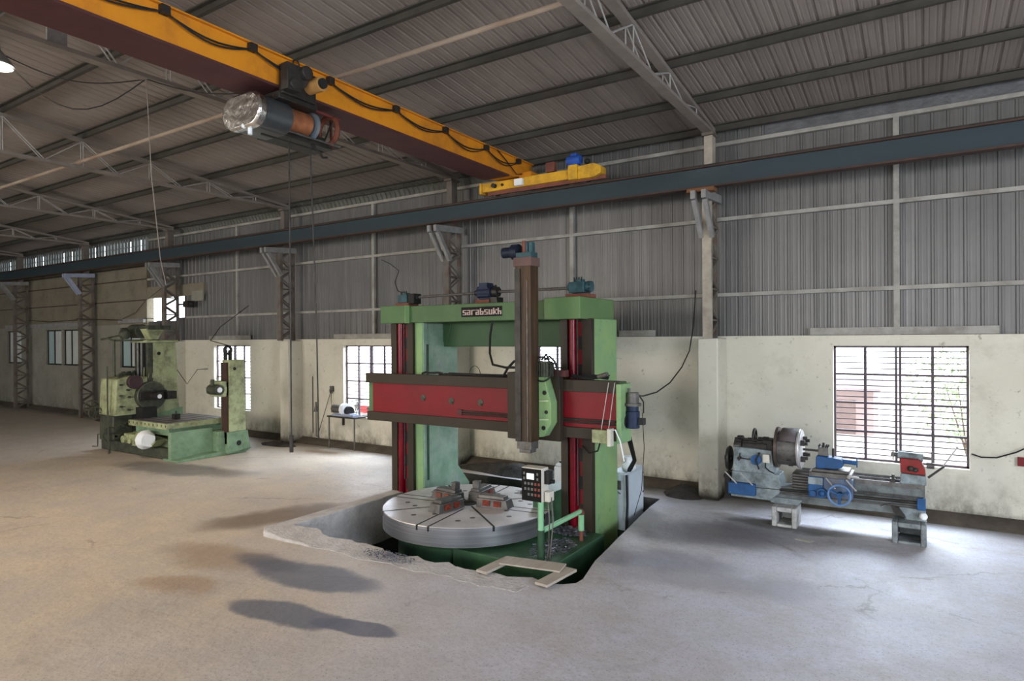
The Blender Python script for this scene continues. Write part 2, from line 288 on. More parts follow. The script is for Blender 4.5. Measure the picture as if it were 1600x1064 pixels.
# ------------------------------------------------------------------ mesh builder
class MB:
    def __init__(s): s.v = []; s.f = []; s.sm = []
    def add(s, vs, fs, smooth=False):
        n = len(s.v); s.v += [Vector(v) for v in vs]
        for f in fs: s.f.append([n+i for i in f]); s.sm.append(smooth)
        return s
    def box(s, x0, x1, y0, y1, z0, z1):
        return s.add([(x0, y0, z0), (x1, y0, z0), (x1, y1, z0), (x0, y1, z0), (x0, y0, z1), (x1, y0, z1), (x1, y1, z1), (x0, y1, z1)],
                     [(3, 2, 1, 0), (4, 5, 6, 7), (0, 1, 5, 4), (1, 2, 6, 5), (2, 3, 7, 6), (3, 0, 4, 7)])
    def cbox(s, c, d): 
        return s.box(c[0]-d[0]/2, c[0]+d[0]/2, c[1]-d[1]/2, c[1]+d[1]/2, c[2]-d[2]/2, c[2]+d[2]/2)
    def bar(s, a, b, w, h=None, upv=(0, 0, 1)):
        a, b = Vector(a), Vector(b); h = h or w
        d = (b-a).normalized(); u = Vector(upv)
        if abs(d.dot(u)) > 0.98: u = Vector((0, 1, 0))
        r = d.cross(u).normalized(); u = r.cross(d).normalized()
        P = []
        for p in (a, b):
            for i, j in ((-1, -1), (1, -1), (1, 1), (-1, 1)): P.append(p+r*(i*w/2)+u*(j*h/2))
        return s.add(P, [(3, 2, 1, 0), (4, 5, 6, 7), (0, 1, 5, 4), (1, 2, 6, 5), (2, 3, 7, 6), (3, 0, 4, 7)])
    def cyl(s, a, b, r, n=20, r2=None, caps=True, smooth=True):
        a, b = Vector(a), Vector(b); r2 = r if r2 is None else r2
        d = (b-a).normalized(); u = Vector((0, 0, 1)) if abs(d.z) < 0.9 else Vector((0, 1, 0))
        e1 = d.cross(u).normalized(); e2 = d.cross(e1).normalized(); P = []
        for p, q in ((a, r), (b, r2)):
            for i in range(n):
                t = 2*PI*i/n; P.append(p+e1*(q*math.cos(t))+e2*(q*math.sin(t)))
        s.add(P, [(i, (i+1) % n, n+(i+1) % n, n+i) for i in range(n)], smooth)
        if caps:
            m = len(s.v)-2*n
            s.f.append([m+i for i in range(n)][::-1]); s.sm.append(False)
            s.f.append([m+n+i for i in range(n)]); s.sm.append(False)
        return s
    def tube(s, pts, r, n=8):
        pts = [Vector(p) for p in pts]; k = len(pts); P = []
        prev = None
        for i, p in enumerate(pts):
            d = (pts[min(i+1, k-1)]-pts[max(i-1, 0)]).normalized()
            if prev is None:
                u = Vector((0, 0, 1)) if abs(d.z) < 0.9 else Vector((0, 1, 0)); e1 = d.cross(u).normalized()
            else: e1 = (prev-d*prev.dot(d)).normalized()
            prev = e1; e2 = d.cross(e1)
            for j in range(n):
                t = 2*PI*j/n; P.append(p+e1*(r*math.cos(t))+e2*(r*math.sin(t)))
        F = [(i*n+j, i*n+(j+1) % n, (i+1)*n+(j+1) % n, (i+1)*n+j) for i in range(k-1) for j in range(n)]
        F += [tuple(range(n))[::-1], tuple((k-1)*n+j for j in range(n))]
        return s.add(P, F, True)
    def prism(s, poly, axis, a0, a1):
        # poly: 2-D points in the plane normal to axis (X: (y,z); Y: (x,z); Z: (x,y))
        def p3(p, a): return {'X': (a, p[0], p[1]), 'Y': (p[0], a, p[1]), 'Z': (p[0], p[1], a)}[axis]
        n = len(poly)
        P = [p3(p, a0) for p in poly]+[p3(p, a1) for p in poly]
        return s.add(P, [tuple(range(n))[::-1], tuple(range(n, 2*n))]+[(i, (i+1) % n, n+(i+1) % n, n+i) for i in range(n)])
    def lathe(s, prof, c, axis='Z', n=48):
        # prof: (radius, height) pairs
        P = []
        for r, h in prof:
            for i in range(n):
                t = 2*PI*i/n; a, b2 = r*math.cos(t), r*math.sin(t)
                P.append({'Z': (c[0]+a, c[1]+b2, c[2]+h), 'X': (c[0]+h, c[1]+a, c[2]+b2), 'Y': (c[0]+a, c[1]+h, c[2]+b2)}[axis])
        k = len(prof)
        F = [(i*n+j, i*n+(j+1) % n, (i+1)*n+(j+1) % n, (i+1)*n+j) for i in range(k-1) for j in range(n)]
        F += [tuple(range(n))[::-1], tuple((k-1)*n+j for j in range(n))]
        return s.add(P, F, False)
    def ring(s, c, axis, R0, r, n=32, m=8):
        P = []
        for i in range(n):
            t = 2*PI*i/n
            for j in range(m):
                q = 2*PI*j/m; rr = R0+r*math.cos(q); h = r*math.sin(q); a, b2 = rr*math.cos(t), rr*math.sin(t)
                P.append({'Z': (c[0]+a, c[1]+b2, c[2]+h), 'X': (c[0]+h, c[1]+a, c[2]+b2), 'Y': (c[0]+a, c[1]+h, c[2]+b2)}[axis])
        F = [(i*m+j, ((i+1) % n)*m+j, ((i+1) % n)*m+(j+1) % m, i*m+(j+1) % m) for i in range(n) for j in range(m)]
        return s.add(P, F, True)
    def ball(s, c, r, n=16, sc=(1, 1, 1)):
        P = []; k = n//2
        for i in range(1, k):
            ph = PI*i/k
            for j in range(n):
                t = 2*PI*j/n; P.append((c[0]+sc[0]*r*math.sin(ph)*math.cos(t), c[1]+sc[1]*r*math.sin(ph)*math.sin(t), c[2]+sc[2]*r*math.cos(ph)))
        F = [(i*n+j, (i+1)*n+j, (i+1)*n+(j+1) % n, i*n+(j+1) % n) for i in range(k-2) for j in range(n)]
        F += [tuple(range(n)), tuple((k-2)*n+j for j in range(n))[::-1]]
        return s.add(P, F, True)
    def build(s, name, m, parent=None, bevel=0.0):
        me = bpy.data.meshes.new(name)
        off = Vector(parent['_o']) if parent is not None else Vector((0, 0, 0))
        me.from_pydata([tuple(v-off) for v in s.v], [], s.f)
        me.materials.append(m)
        bm = bmesh.new(); bm.from_mesh(me); bmesh.ops.recalc_face_normals(bm, faces=bm.faces); bm.to_mesh(me); bm.free()
        me.polygons.foreach_set('use_smooth', [True]*len(me.polygons)); me.set_sharp_from_angle(angle=0.62)
        o = bpy.data.objects.new(name, me); COL.objects.link(o)
        if parent is not None: o.parent = parent
        o['_o'] = tuple(off)
        if bevel > 0:
            md = o.modifiers.new('bevel', 'BEVEL'); md.width = bevel; md.segments = 2; md.limit_method = 'ANGLE'; md.angle_limit = 0.7
        return o
def tag(o, label, cat, group=None, kind=None):
    if label: o['label'] = label
    if cat: o['category'] = cat
    if group: o['group'] = group
    if kind: o['kind'] = kind
    return o
def thing(name, loc, label, cat, group=None):
    o = bpy.data.objects.new(name, None); COL.objects.link(o); o.location = loc; o['_o'] = tuple(loc); o.empty_display_size = 0.2
    return tag(o, label, cat, group)
def structure(o): o['kind'] = 'structure'; return o
def solo(mb, name, m, label, cat, base, group=None, bevel=0.0):
    """a thing that is one mesh, its origin at its base"""
    class D(dict): pass
    o = mb.build(name, m, None, bevel)
    b = Vector(base)
    for v in o.data.vertices: v.co -= b
    o.location = b; o['_o'] = tuple(b)
    return tag(o, label, cat, group)

# ================================================================== THE BUILDING
D = 12.95                       # inner face of the long wall
XL, XR = -52.0, 9.5
YN = -13.0
ZE, SL, YR = 7.30, 0.10, 0.0    # eave height, roof slope, ridge
def zroof(y): return ZE+SL*(D-y) if y >= YR else ZE+SL*(D-YR)-SL*(YR-y)
PIT_Z = -1.15

# ---- floor with the irregular pit opening
hole = [(-8.71, 6.79), (-8.05, 6.83), (-7.6, 6.86), (-7.1, 6.80), (-6.62, 6.86), (-6.35, 6.80), (-6.0, 6.87), (-5.65, 6.78), (-5.36, 6.90),
        (-5.1, 6.86), (-4.8, 6.98), (-4.6, 6.95), (-4.3, 7.10), (-4.05, 7.02), (-3.86, 7.10), (-3.73, 7.22), (-3.72, 7.40), (-3.80, 7.75), (-3.88, 8.10),
        (-3.95, 8.7), (-4.02, 9.2), (-4.10, 9.9), (-4.18, 10.5), (-4.26, 11.2), (-4.30, 11.85),
        (-9.12, 11.85), (-9.12, 9.38), (-8.71, 9.38), (-8.71, 8.2), (-8.71, 7.5)]
outer = [(XL, YN), (XR, YN), (XR, D+0.3), (XL, D+0.3)]
def plane_hole(outer, hole, z):
    tris = tessellate_polygon([[Vector((x, y, 0)) for x, y in outer], [Vector((x, y, 0)) for x, y in hole]])
    return [(x, y, z) for x, y in outer+hole], tris
vs, ts = plane_hole(outer, hole, 0.0)
fl = MB().add(vs, ts)
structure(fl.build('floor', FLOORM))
# pit lining
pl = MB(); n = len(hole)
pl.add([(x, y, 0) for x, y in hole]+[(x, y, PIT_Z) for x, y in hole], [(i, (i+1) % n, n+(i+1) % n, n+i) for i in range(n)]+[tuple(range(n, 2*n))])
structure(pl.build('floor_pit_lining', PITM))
# raised kerb: left side and front-left corner, crumbling towards the middle of the front edge
def kerb(outl, inn, name, h0=0.10):
    k = MB(); P = []
    for (xo, yo), (xi, yi), h in zip(outl, inn, hs):
        ho = h if xo < -8.7 else max(0.004, h-0.035 if h > 0.07 else 0.004)
        P += [(xo, yo, -0.02), (xo, yo, ho), (xi, yi, h), (xi, yi, -0.72 if xo < -8.7 else -0.10)]
    m = len(outl); F = [(i*4+j, i*4+j+1, (i+1)*4+j+1, (i+1)*4+j) for i in range(m-1) for j in range(3)]
    F += [(0, 1, 2, 3), ((m-1)*4+3, (m-1)*4+2, (m-1)*4+1, (m-1)*4)]
    k.add(P, F); return structure(k.build(name, KERBM, bevel=0.015))
outl, inn, hs = [], [], []
r = random.Random(3)
for i in range(13):
    y = 9.42-(9.42-6.79)*i/12; outl.append((-8.94+r.uniform(-.015, .015), y)); inn.append((-8.66+0.02*i/12+r.uniform(-.02, .02), max(y, 6.79))); hs.append(0.10)
outl[-1] = (-8.94, 6.45); outl.append((-8.80, 6.34)); inn.append((-8.60, 6.80)); hs.append(0.10)
for i in range(1, 27):
    t = i/26; x = -8.6+t*4.4
    hk = 0.10*(1-t)**2.6*(1-0.25*r.random())+0.010
    yin = 6.83+0.05*math.sin(x*5.1)+(0.08 if x > -5.6 else 0)+r.uniform(-.05, .05)
    outl.append((x, 6.33+0.22*t+(r.uniform(-.05, .05) if i > 5 else r.uniform(-.012, .012)))); inn.append((x+r.uniform(-.02, .02), yin)); hs.append(hk)
kerb(outl, inn, 'trim_1')
# low plinth of dirt-covered cement at the foot of the wall
structure(MB().prism([(12.62, -0.01), (12.74, 0.05), (12.94, 0.16), (12.99, 0.16), (12.99, -0.01)], 'X', XL, XR).build('baseboard_back', mat('plinth_dirt', (0.065, 0.055, 0.045), 0.9, 0, (0.12, 0.10, 0.08), 2, bump=0.6, bscale=8, bdist=0.03)))

# ---- long wall: low plastered wall with window openings (solid, 0.25 thick)
WIN = [(-1.42, 0.60, 0.88, 2.93), (-7.70, -5.70, 0.88, 2.93), (-14.22, -12.20, 0.88, 2.93), (-20.62, -18.60, 0.78, 2.93)]
T = 0.26
def wall_with_openings(x0, x1, z0, z1, ops, y0, y1):
    b = MB(); ops = sorted(ops); x = x0
    for a, c, s0, s1 in ops:
        if a > x: b.box(x, a, y0, y1, z0, z1)
        b.box(a, c, y0, y1, z0, s0); b.box(a, c, y0, y1, s1, z1); x = c
    b.box(x, x1, y0, y1, z0, z1); return b
structure(wall_with_openings(-24.95, XR, 0, 3.12, WIN+[(-24.3, -23.05, 2.55, 3.11)], D, D+T).build('wall_back', WALLM))
WINL = [(-37.9, -36.3, 2.05, 3.62), (-33.65, -32.1, 2.05, 3.62), (-31.95, -30.5, 2.05, 3.62), (-26.98, -25.45, 2.05, 3.63)]
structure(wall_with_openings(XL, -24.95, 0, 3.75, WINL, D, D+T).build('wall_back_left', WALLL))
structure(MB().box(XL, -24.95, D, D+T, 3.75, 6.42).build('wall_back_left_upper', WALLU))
lt = MB().box(-37.9, -29.4, D-0.10, D, 3.74, 3.90).box(-26.9, -25.0, D-0.12, D, 3.80, 3.96)
structure(lt.build('trim_2', BRKT))
for k, z in enumerate((4.65, 5.45, 5.95)):
    structure(MB().box(XL, -24.97, D-0.035, D, z, z+0.035).build('trim_3', RUSTE))
# band and openings between the plaster and the sheeting
structure(MB().box(-25.0, -21.25, D+0.02, D+0.14, 4.72, 5.14).build('wall_back_band', WALLU))
structure(MB().box(-21.9, -21.2, D-0.02, D+0.02, 4.50, 4.86).build('trim_4', WALLL))

# ---- profiled sheet walls
def ribbed(x0, x1, pitch, depth, lo=0.15, side=0.022):
    """cross-section of trapezoidal sheet along x; returns (x, offset) list"""
    P = []; x = x0
    while x < x1-1e-6:
        q = (pitch-2*side-0.030)/4; e = depth*0.22
        P += [(x, 0), (x+q-.016, 0), (x+q-.008, e), (x+q+.008, e), (x+q+.016, 0), (x+3*q-.016, 0), (x+3*q-.008, e), (x+3*q+.008, e), (x+3*q+.016, 0)]
        P += [(x+pitch-2*side-0.030, 0), (x+pitch-side-0.030, depth), (x+pitch-side, depth)]
        # shallow stiffening swage in the pan
        x += pitch
    P.append((min(x, x1+pitch), 0)); return P
def sheet_wall(name, x0, x1, z0, z1, y, m, pitch=0.228):
    P = ribbed(x0, x1, pitch, -0.016, side=0.014)
    k = len(P); b = MB()
    V = [(x, y+o, z0) for x, o in P]+[(x, y+o, z1) for x, o in P]
    b.add(V, [(i, i+1, k+i+1, k+i) for i in range(k-1)])
    o = b.build(name, m); o.data.polygons.foreach_set('use_smooth', [False]*len(o.data.polygons)); return structure(o)
sheet_wall('wall_back_sheeting', -21.3, XR, 3.12, ZE-0.02, D+0.12, CLAD)
sheet_wall('wall_back_sheeting_left', -25.05, -21.2, 5.12, ZE-0.02, D+0.12, CLAD)
sheet_wall('wall_back_sheeting_low', -23.0, -21.2, 3.12, 3.95, D+0.12, CLAD)
sheet_wall('wall_back_sheeting_mid', -22.6, -21.2, 3.95, 4.72, D+0.12, CLAD)
structure(MB().box(-24.95, -23.0, D+0.08, D+0.16, 3.12, 3.84).build('wall_back_sheeting_sill', CLAD))
# slatted gap under the eave at the far left: daylight between upright sheet strips
sl = MB(); x = -51.5
while x < -25.1:
    sl.bar((x, D+0.10, 6.44), (x, D+0.10, 7.10), 0.20, 0.012, (0, 1, 0)) if False else sl.box(x, x+(0.235 if int(x*7) % 5 else 0.19), D+0.10, D+0.115, 6.46, 7.12)
    x += 0.26
sl.box(-52, -25.0, D+0.08, D+0.13, 6.78, 6.81)
structure(sl.build('wall_back_slats', mat('slat_sheet', (0.30, 0.34, 0.34), 0.4, 0.4)))
cv = MB(); x = -52.0
P = []; prof = [(D+0.12, 7.02), (D+0.10, 7.16), (D+0.02, 7.25), (D-0.10, 7.30), (D-0.2, 7.31)]
k = 0
while x <= -24.9:
    for (y, z) in prof: P.append((x, y-(0.02 if k % 2 else 0), z-(0.02 if k % 2 else 0)))
    x += 0.11; k += 1
m5 = len(prof)
cv.add(P, [(i*m5+j, i*m5+j+1, (i+1)*m5+j+1, (i+1)*m5+j) for i in range(k-1) for j in range(m5-1)])
structure(cv.build('trim_5', CLAD))
# crimped curved sheet along the eave of the sheeted bays
cv = MB(); P = []; x = -24.8; k = 0
prof = [(D+0.10, 6.98), (D+0.07, 7.08), (D+0.0, 7.17), (D-0.08, 7.22), (D-0.18, 7.25)]
while x <= -8.2:
    o = 0.028 if k % 2 else 0
    for (y, z) in prof: P.append((x, y-o, z-o))
    x += 0.085; k += 1
cv.add(P, [(i*m5+j, i*m5+j+1, (i+1)*m5+j+1, (i+1)*m5+j) for i in range(k-1) for j in range(m5-1)])
structure(cv.build('trim_6', mat('crimped_eave_sheet', (0.12, 0.122, 0.105), 0.5, 0.2, (0.08, 0.082, 0.07), 2)))
# bright foil strip above the top girt on the right bays
structure(MB().box(-2.6, XR, D+0.10, D+0.104, 6.99, 7.26).build('trim_7', mat('foil_lining', (0.10, 0.10, 0.105), 0.45, 0.3, (0.15, 0.15, 0.155), 5, bump=0.6, bscale=14, bdist=0.02)))

# ---- the other walls of the hall (behind and beside the camera), with unseen doorways made up for the added lights
structure(wall_with_openings(XL, XR, 0, ZE, [(-23, -13, 0.6, 5.4), (-5, 3, 0.6, 5.4), (-40, -34, 0.6, 5.0)], YN-0.25, YN).build('wall_front', WALLM))
er = MB(); er.box(XR, XR+.25, YN, -2.5, 0, 8.6).box(XR, XR+.25, 5.2, D+.3, 0, 8.6).box(XR, XR+.25, -2.5, 5.2, 5.0, 8.6)
structure(er.build('wall_right', WALLM))
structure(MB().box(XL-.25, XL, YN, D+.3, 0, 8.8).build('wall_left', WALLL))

# ---- roof of profiled sheets, both slopes
def roof_side(name, ya, yb):
    P = ribbed(XL-0.5, XR+0.5, 0.25, 0.020, side=0.014)
    b = MB(); k = len(P)
    V = [(x, ya, zroof(ya)+o) for x, o in P]+[(x, yb, zroof(yb)+o) for x, o in P]
    b.add(V, [(i, i+1, k+i+1, k+i) for i in range(k-1)])
    o = b.build(name, ROOFM); o.data.polygons.foreach_set('use_smooth', [False]*len(o.data.polygons))
    return structure(o)
roof_side('ceiling', D+0.35, YR); roof_side('ceiling_near_slope', YR, YN-0.3)
PUR = [12.84, 11.46, 10.05, 8.52, 6.98, 5.46, 3.94, 2.42, 0.9]
PURN = [-0.9, -2.42, -3.94, -5.46, -6.98, -8.52, -10.05, -11.46, -12.84]
k = 8
for y in PUR+PURN:
    b = MB(); z = zroof(y)-0.005
    b.box(XL, XR, y-0.035, y+0.035, z-0.02, z).box(XL, XR, y+0.03, y+0.037, z-0.15, z).box(XL, XR, y-0.035, y+0.035, z-0.155, z-0.148)
    structure(b.build('trim_%d' % k, PURL)); k += 1
# ---- sheeting rails (girts) and mid posts
for z, m in ((3.94, GIRT), (5.44, GIRT), (6.93, GIRT)):
    b = MB(); x0 = -22.3 if z < 5 else -24.9
    b.box(x0, XR, D-0.01, D+0.085, z-0.035, z+0.035)
    structure(b.build('trim_%d' % k, m)); k += 1
MIDX = [-0.42, -6.75, -13.0, -19.3]
for x in MIDX:
    b = MB().box(x-0.045, x+0.045, D+0.0, D+0.085, 3.12, 6.93)
    structure(b.build('trim_%d' % k, GIRT)); k += 1
# pale boards on the ledge over the windows
for a, c in ((-1.80, 1.0), (-5.6, -4.78), (-14.6, -12.2), (-20.9, -18.6)):
    structure(MB().box(a, c, D-0.005, D+0.03, 3.13, 3.26).build('trim_%d' % k, GIRT)); k += 1

# ---- windows
def grille_window(n, x0, x1, z0, z1, y, rev=True):
    w = bpy.data.objects.new('window_%d' % n, None); COL.objects.link(w); w.location = ((x0+x1)/2, y, z0); w['_o'] = tuple(w.location); w['kind'] = 'structure'
    fr = MB(); t = 0.035
    fr.box(x0, x0+t, y-.02, y+.02, z0, z1).box(x1-t, x1, y-.02, y+.02, z0, z1).box(x0, x1, y-.02, y+.02, z0, z0+t).box(x0, x1, y-.02, y+.02, z1-t, z1)
    fr.build('window_frame', WINM, w)
    ww = (x1-x0)/4
    for i in (1, 2, 3):
        cx = x0+ww*i; q = 0.05 if i == 2 else 0.034
        if i == 2: MB().box(cx-q, cx-0.012, y-.025, y+.025, z0, z1).box(cx+0.012, cx+q, y-.025, y+.025, z0, z1).build('mullion', WINM, w)
        else: MB().box(cx-q*.65, cx+q*.65, y-.025, y+.025, z0, z1).build('mullion', WINM, w)
    hh = (z1-z0)/4
    for i in (1, 2, 3): MB().box(x0, x1, y-.026, y+.026, z0+hh*i-.018, z0+hh*i+.018).build('transom', WINM, w)
    gr = MB()
    for i in range(4):
        for j in range(1, 5):
            z = z0+hh*i+hh*j/5; gr.box(x0, x1, y+.03, y+.042, z-.009, z+.009)
    gr.build('grille_bars', WINM, w)
    return w
for i, (a, c, s0, s1) in enumerate(WIN): grille_window(i+1, a, c, s0, s1, D+0.14)
def pane_window(n, x0, x1, z0, z1, y, tint):
    w = bpy.data.objects.new('window_%d' % n, None); COL.objects.link(w); w.location = ((x0+x1)/2, y, z0); w['_o'] = tuple(w.location); w['kind'] = 'structure'
    fr = MB(); t = 0.06
    fr.box(x0, x0+t, y-.03, y+.03, z0, z1).box(x1-t, x1, y-.03, y+.03, z0, z1).box(x0, x1, y-.03, y+.03, z0, z0+t).box(x0, x1, y-.03, y+.03, z1-t, z1)
    cx = x0+(x1-x0)*0.45; fr.box(cx-.035, cx+.035, y-.03, y+.03, z0, z1)
    fr.build('window_frame', WINK, w)
    MB().box(x0+t, cx-.035, y-.004, y+.004, z0+t, z1-t).build('window_pane', FROSTT if tint else FROST, w)
    MB().box(cx+.035, x1-t, y-.004, y+.004, z0+t, z1-t).build('window_pane', FROST, w)
for i, (a, c, s0, s1) in enumerate(WINL): pane_window(5+i, a, c, s0, s1, D+0.10, i % 2 or i == 3)

# ---- pilasters under the lattice columns
CX = [-35.15, -28.82, -22.55, -16.20, -9.83, -3.50, 2.85]
for i, x in enumerate(CX[2:]):
    w = 0.19
    structure(MB().box(x-w, x+w, 12.28 if x > -5 else 12.42, D+.01, -0.02, 3.08).build('pilaster', WALLM, bevel=0.02))

# ---- lattice columns
def column(i, x, z0, label, broad=False):
    yf, yb = 12.30, 12.78
    t = thing('lattice_column', (x, 12.55, z0), label, 'column', 'lattice columns along the long wall')
    lf = MB().box(x-.085, x+.085, yf-.05, yf+.05, z0, 5.84) ; lf.build('front_leg', COLB if x > -5 else COLM, t, 0.006)
    MB().box(x-.05, x+.05, yb-.035, yb+.035, z0, 5.84).build('rear_leg', COLM, t)
    for sx in (-.07, .07):
        b = MB(); z = z0+.05; d = 1; st = 0.30
        while z+st < 5.84:
            ya, yc = (yf, yb) if d > 0 else (yb, yf)
            b.bar((x+sx, ya, z), (x+sx, yc, z+st), 0.045, 0.012, (1, 0, 0)); 
            if d > 0: b.bar((x+sx, yf, z+st), (x+sx, yb, z+st), 0.035, 0.012, (1, 0, 0))
            z += st; d = -d
        b.build('lacing', COLM, t)
    MB().box(x-.08, x+.08, 12.40, 12.62, 5.84, 6.98).build('upper_stub', COLB if x > -5 else COLM, t, 0.006)
    MB().box(x-.11, x+.11, 12.34, 12.68, 6.98, 7.03).build('cap_plate', COLM, t)
    bm_ = BRKB if i == 1 else BRKT
    for sx in (-.10, .10):
        MB().bar((x+sx, 12.80, 5.80), (x+sx, 11.72, 5.73), 0.085, 0.15).build('bracket_arm', bm_, t)
        MB().bar((x+sx, 11.82, 5.66), (x+sx, 12.28, 5.02), 0.085, 0.10).build('bracket_strut', bm_, t)
    return t
CL = ['lattice steel column at the far left edge of the hall', 'lattice column with the pale blue bracket, left of the boring mill',
      'lattice column behind the boring mill beside the bright wall opening', 'lattice column between the two leftmost barred windows, pilaster below',
      'lattice column rising behind the big green machine', 'lattice column with beige front leg between the green machine and the blue lathe']
for i in range(6): column(i, CX[i], 0.0 if i < 2 else 3.08, CL[i])

# ---- roof trusses
def truss(x, label):
    t = thing('roof_truss', (x, 12.5, 7.0), label, 'truss', 'roof trusses')
    zb = 7.06; hw = 0.085
    MB().box(x-hw, x+hw, YN+.2, 12.62, zb-.03, zb+.03).build('bottom_chord', TRUSSM, t)
    for ya, yb in ((12.62, YR), (YR, YN+.2)):
        MB().bar((x, ya, zroof(ya)-.21), (x, yb, zroof(yb)-.21), 0.15, 0.07).build('top_chord', TRUSSM, t)
    nodes = [11.46, 10.05, 8.52, 6.98, 5.46, 3.94, 2.42, 0.9, -0.9, -2.42, -3.94, -5.46, -6.98, -8.52, -10.05]
    for i, y in enumerate(nodes):
        zt = zroof(y)-.23
        if abs(y-3.94) < .01:
            MB().box(x-.02, x+.02, y-.12, y+.12, zb, zt).build('splice_post', BRKT, t)
        else:
            for sx in (-.06, .06): MB().cyl((x+sx, y, zb), (x+sx, y, zt), 0.011, 6, caps=False).build('upright_rod', ROD, t)
        if i+1 < len(nodes):
            y2 = nodes[i+1]; b = MB()
            ym = (y+y2)/2
            for sx in (-.05, .05):
                b.cyl((x+sx, y, zt), (x+sx, ym, zb+.02), 0.012, 6, caps=False)
                b.cyl((x+sx, ym, zb+.02), (x+sx, y2, zroof(y2)-.23), 0.012, 6, caps=False)
            b.build('diagonal_rods', ROD, t)
    return t
TL = ['roof truss meeting the farthest left column', 'roof truss meeting the column with the pale blue bracket', 'roof truss above the boring mill column',
      'roof truss meeting the second sheeted-wall column from the left', 'roof truss just left of the yellow crane girder', 'pinkish grey roof truss at upper right, ending over the beige column', 'roof truss beyond the right edge']
for x, l in zip(CX[:6], TL): truss(x, l)
# long tie pipe under the roof, parallel to the wall
tp = MB().cyl((-44, 6.82, 7.13), (XR-.1, 6.82, 7.13), 0.035, 10)
for x in CX[:6]: tp.cyl((x+.25, 6.82, 7.13), (x+.37, 6.82, 7.13), 0.045, 10)
solo(tp, 'tie_pipe', mat('dull_pale_pipe', (0.33, 0.28, 0.22), 0.6, 0.0, (0.20, 0.13, 0.09), 1.5, stretch=(.5, 1, 1)), 'long pale tie pipe running under the roof past the crane girder', 'pipe', (-12, 6.82, 7.09))
# second purlin brace seen at top centre
# ---- crane runway beam
t = thing('crane_runway_beam', (-10, 11.95, 5.87), 'long blue-grey runway beam carried on the column brackets', 'beam')
y = 11.95
MB().box(XL+.1, XR-.1, y-.012, y+.012, 5.90, 6.24).build('web', BEAMB, t)
MB().box(XL+.1, XR-.1, y-.09, y+.09, 5.868, 5.90).build('lower_flange', RUSTE, t)
MB().box(XL+.1, XR-.1, y-.09, y+.09, 6.24, 6.265).build('upper_flange', RUSTE, t)
MB().box(XL+.1, XR-.1, y-.025, y+.025, 6.265, 6.305).build('rail', DARK, t)
for x in CX[:6]:
    if x < -4: continue
    MB().box(x-.25, x+.25, y-.1, y+.12, 5.80, 5.868).build('packing_plate', mat('rusty_packing', (0.18, 0.085, 0.04), 0.8), t)

# ================================================================== OVERHEAD CRANE
t = thing('overhead_crane', (-7.75, 11.9, 6.3), 'overhead travelling crane with long yellow box girder across the hall', 'crane')
gx0, gx1 = -8.06, -7.42
G = MB()
G.prism([(-12.2, 6.585), (11.5, 6.585), (12.1, 6.66), (12.34, 6.70), (12.34, 6.98), (-12.2, 6.98)], 'X', gx0+.02, gx1)
G.box(gx0-.02, gx1+.05, -12.2, 12.36, 6.98, 7.0)
G.box(gx1, gx1+.30, 11.80, 12.10, 6.60, 6.70)
G.build('girder', YEL, t)
MB().box(gx0-.02, gx1+.01, -12.2, 11.4, 6.55, 6.585).build('bottom_flange', MAROON, t)
ec = MB().box(-8.43, -5.55, 11.80, 11.98, 6.40, 6.60).box(-8.46, -8.40, 11.76, 12.02, 6.36, 6.60)
ec.prism([(-5.98, 6.36), (-5.62, 6.36), (-5.46, 6.42), (-5.46, 6.56), (-5.62, 6.64), (-5.98, 6.62)], 'Y', 11.76, 12.02)
ec.box(-6.18, -5.98, 11.72, 12.04, 6.36, 6.66)
e = ec.build('end_carriage', YEL2, t, 0.008)
MB().cyl((-8.05, 11.79, 6.50), (-8.05, 11.70, 6.50), 0.05, 14).cyl((-7.85, 11.79, 6.50), (-7.85, 11.76, 6.50), 0.03, 12).build('hub_cap', DARK, e)
for x in (-8.1, -5.85):
    MB().cyl((x, 11.87, 6.38), (x, 12.0, 6.38), 0.075, 18).build('wheel', DARK, t)
MB().box(-8.3, -5.4, 11.86, 11.92, 6.32, 6.40).build('carriage_shadow_plate', OXID, t)
MB().cyl((-6.25, 11.85, 6.78), (-5.95, 11.85, 6.78), 0.10, 16).box(-6.2, -6.0, 11.76, 11.94, 6.64, 6.78).box(-6.17, -6.03, 11.8, 11.9, 6.86, 6.92).build('travel_motor', mat('bright_blue_motor', (0.03, 0.09, 0.38), 0.5), t, 0.01)
MB().box(-6.75, -6.55, 11.80, 11.92, 6.62, 6.82).build('junction_box', OXID, t)
MB().ball((-5.80, 11.85, 6.72), 0.06).build('coupling', BLACK, t)
MB().box(-7.5, -7.3, 11.72, 11.8, 6.42, 6.56).build('limit_switch', PLASTIC, t)
# festoon cable loops under the girder's top flange
fx = gx1+0.045
hang = [1.0, 2.6, 4.05, 5.2, 6.5, 7.9, 9.2, 10.5, 11.7]
for a, c in zip(hang[:-1], hang[1:]):
    for s2, dp in ((0, 0.10), (0.02, 0.15)):
        pts = [(fx+s2, a+(c-a)*i/12, 6.90-dp*math.sin(PI*i/12)*(1 if c < 9.5 else 1.25)) for i in range(13)]
        MB().tube(pts, 0.011, 6).build('festoon_cable', BLACK, t)
for a in hang:
    MB().box(fx-.03, fx+.05, a-.05, a+.05, 6.87, 6.97).build('cable_trolley', DARK, t)
MB().tube([(fx, 10.9, 6.98), (fx, 11.2, 6.85), (fx+.02, 11.6, 6.62), (fx+.05, 12.0, 6.72)], 0.012, 6).build('end_cable', BLACK, t)

# hoist
t = thing('wire_rope_hoist', (-7.75, 5.9, 5.9), 'electric wire rope hoist with dented silver end cover hanging under the girder', 'hoist')
hx = -7.76
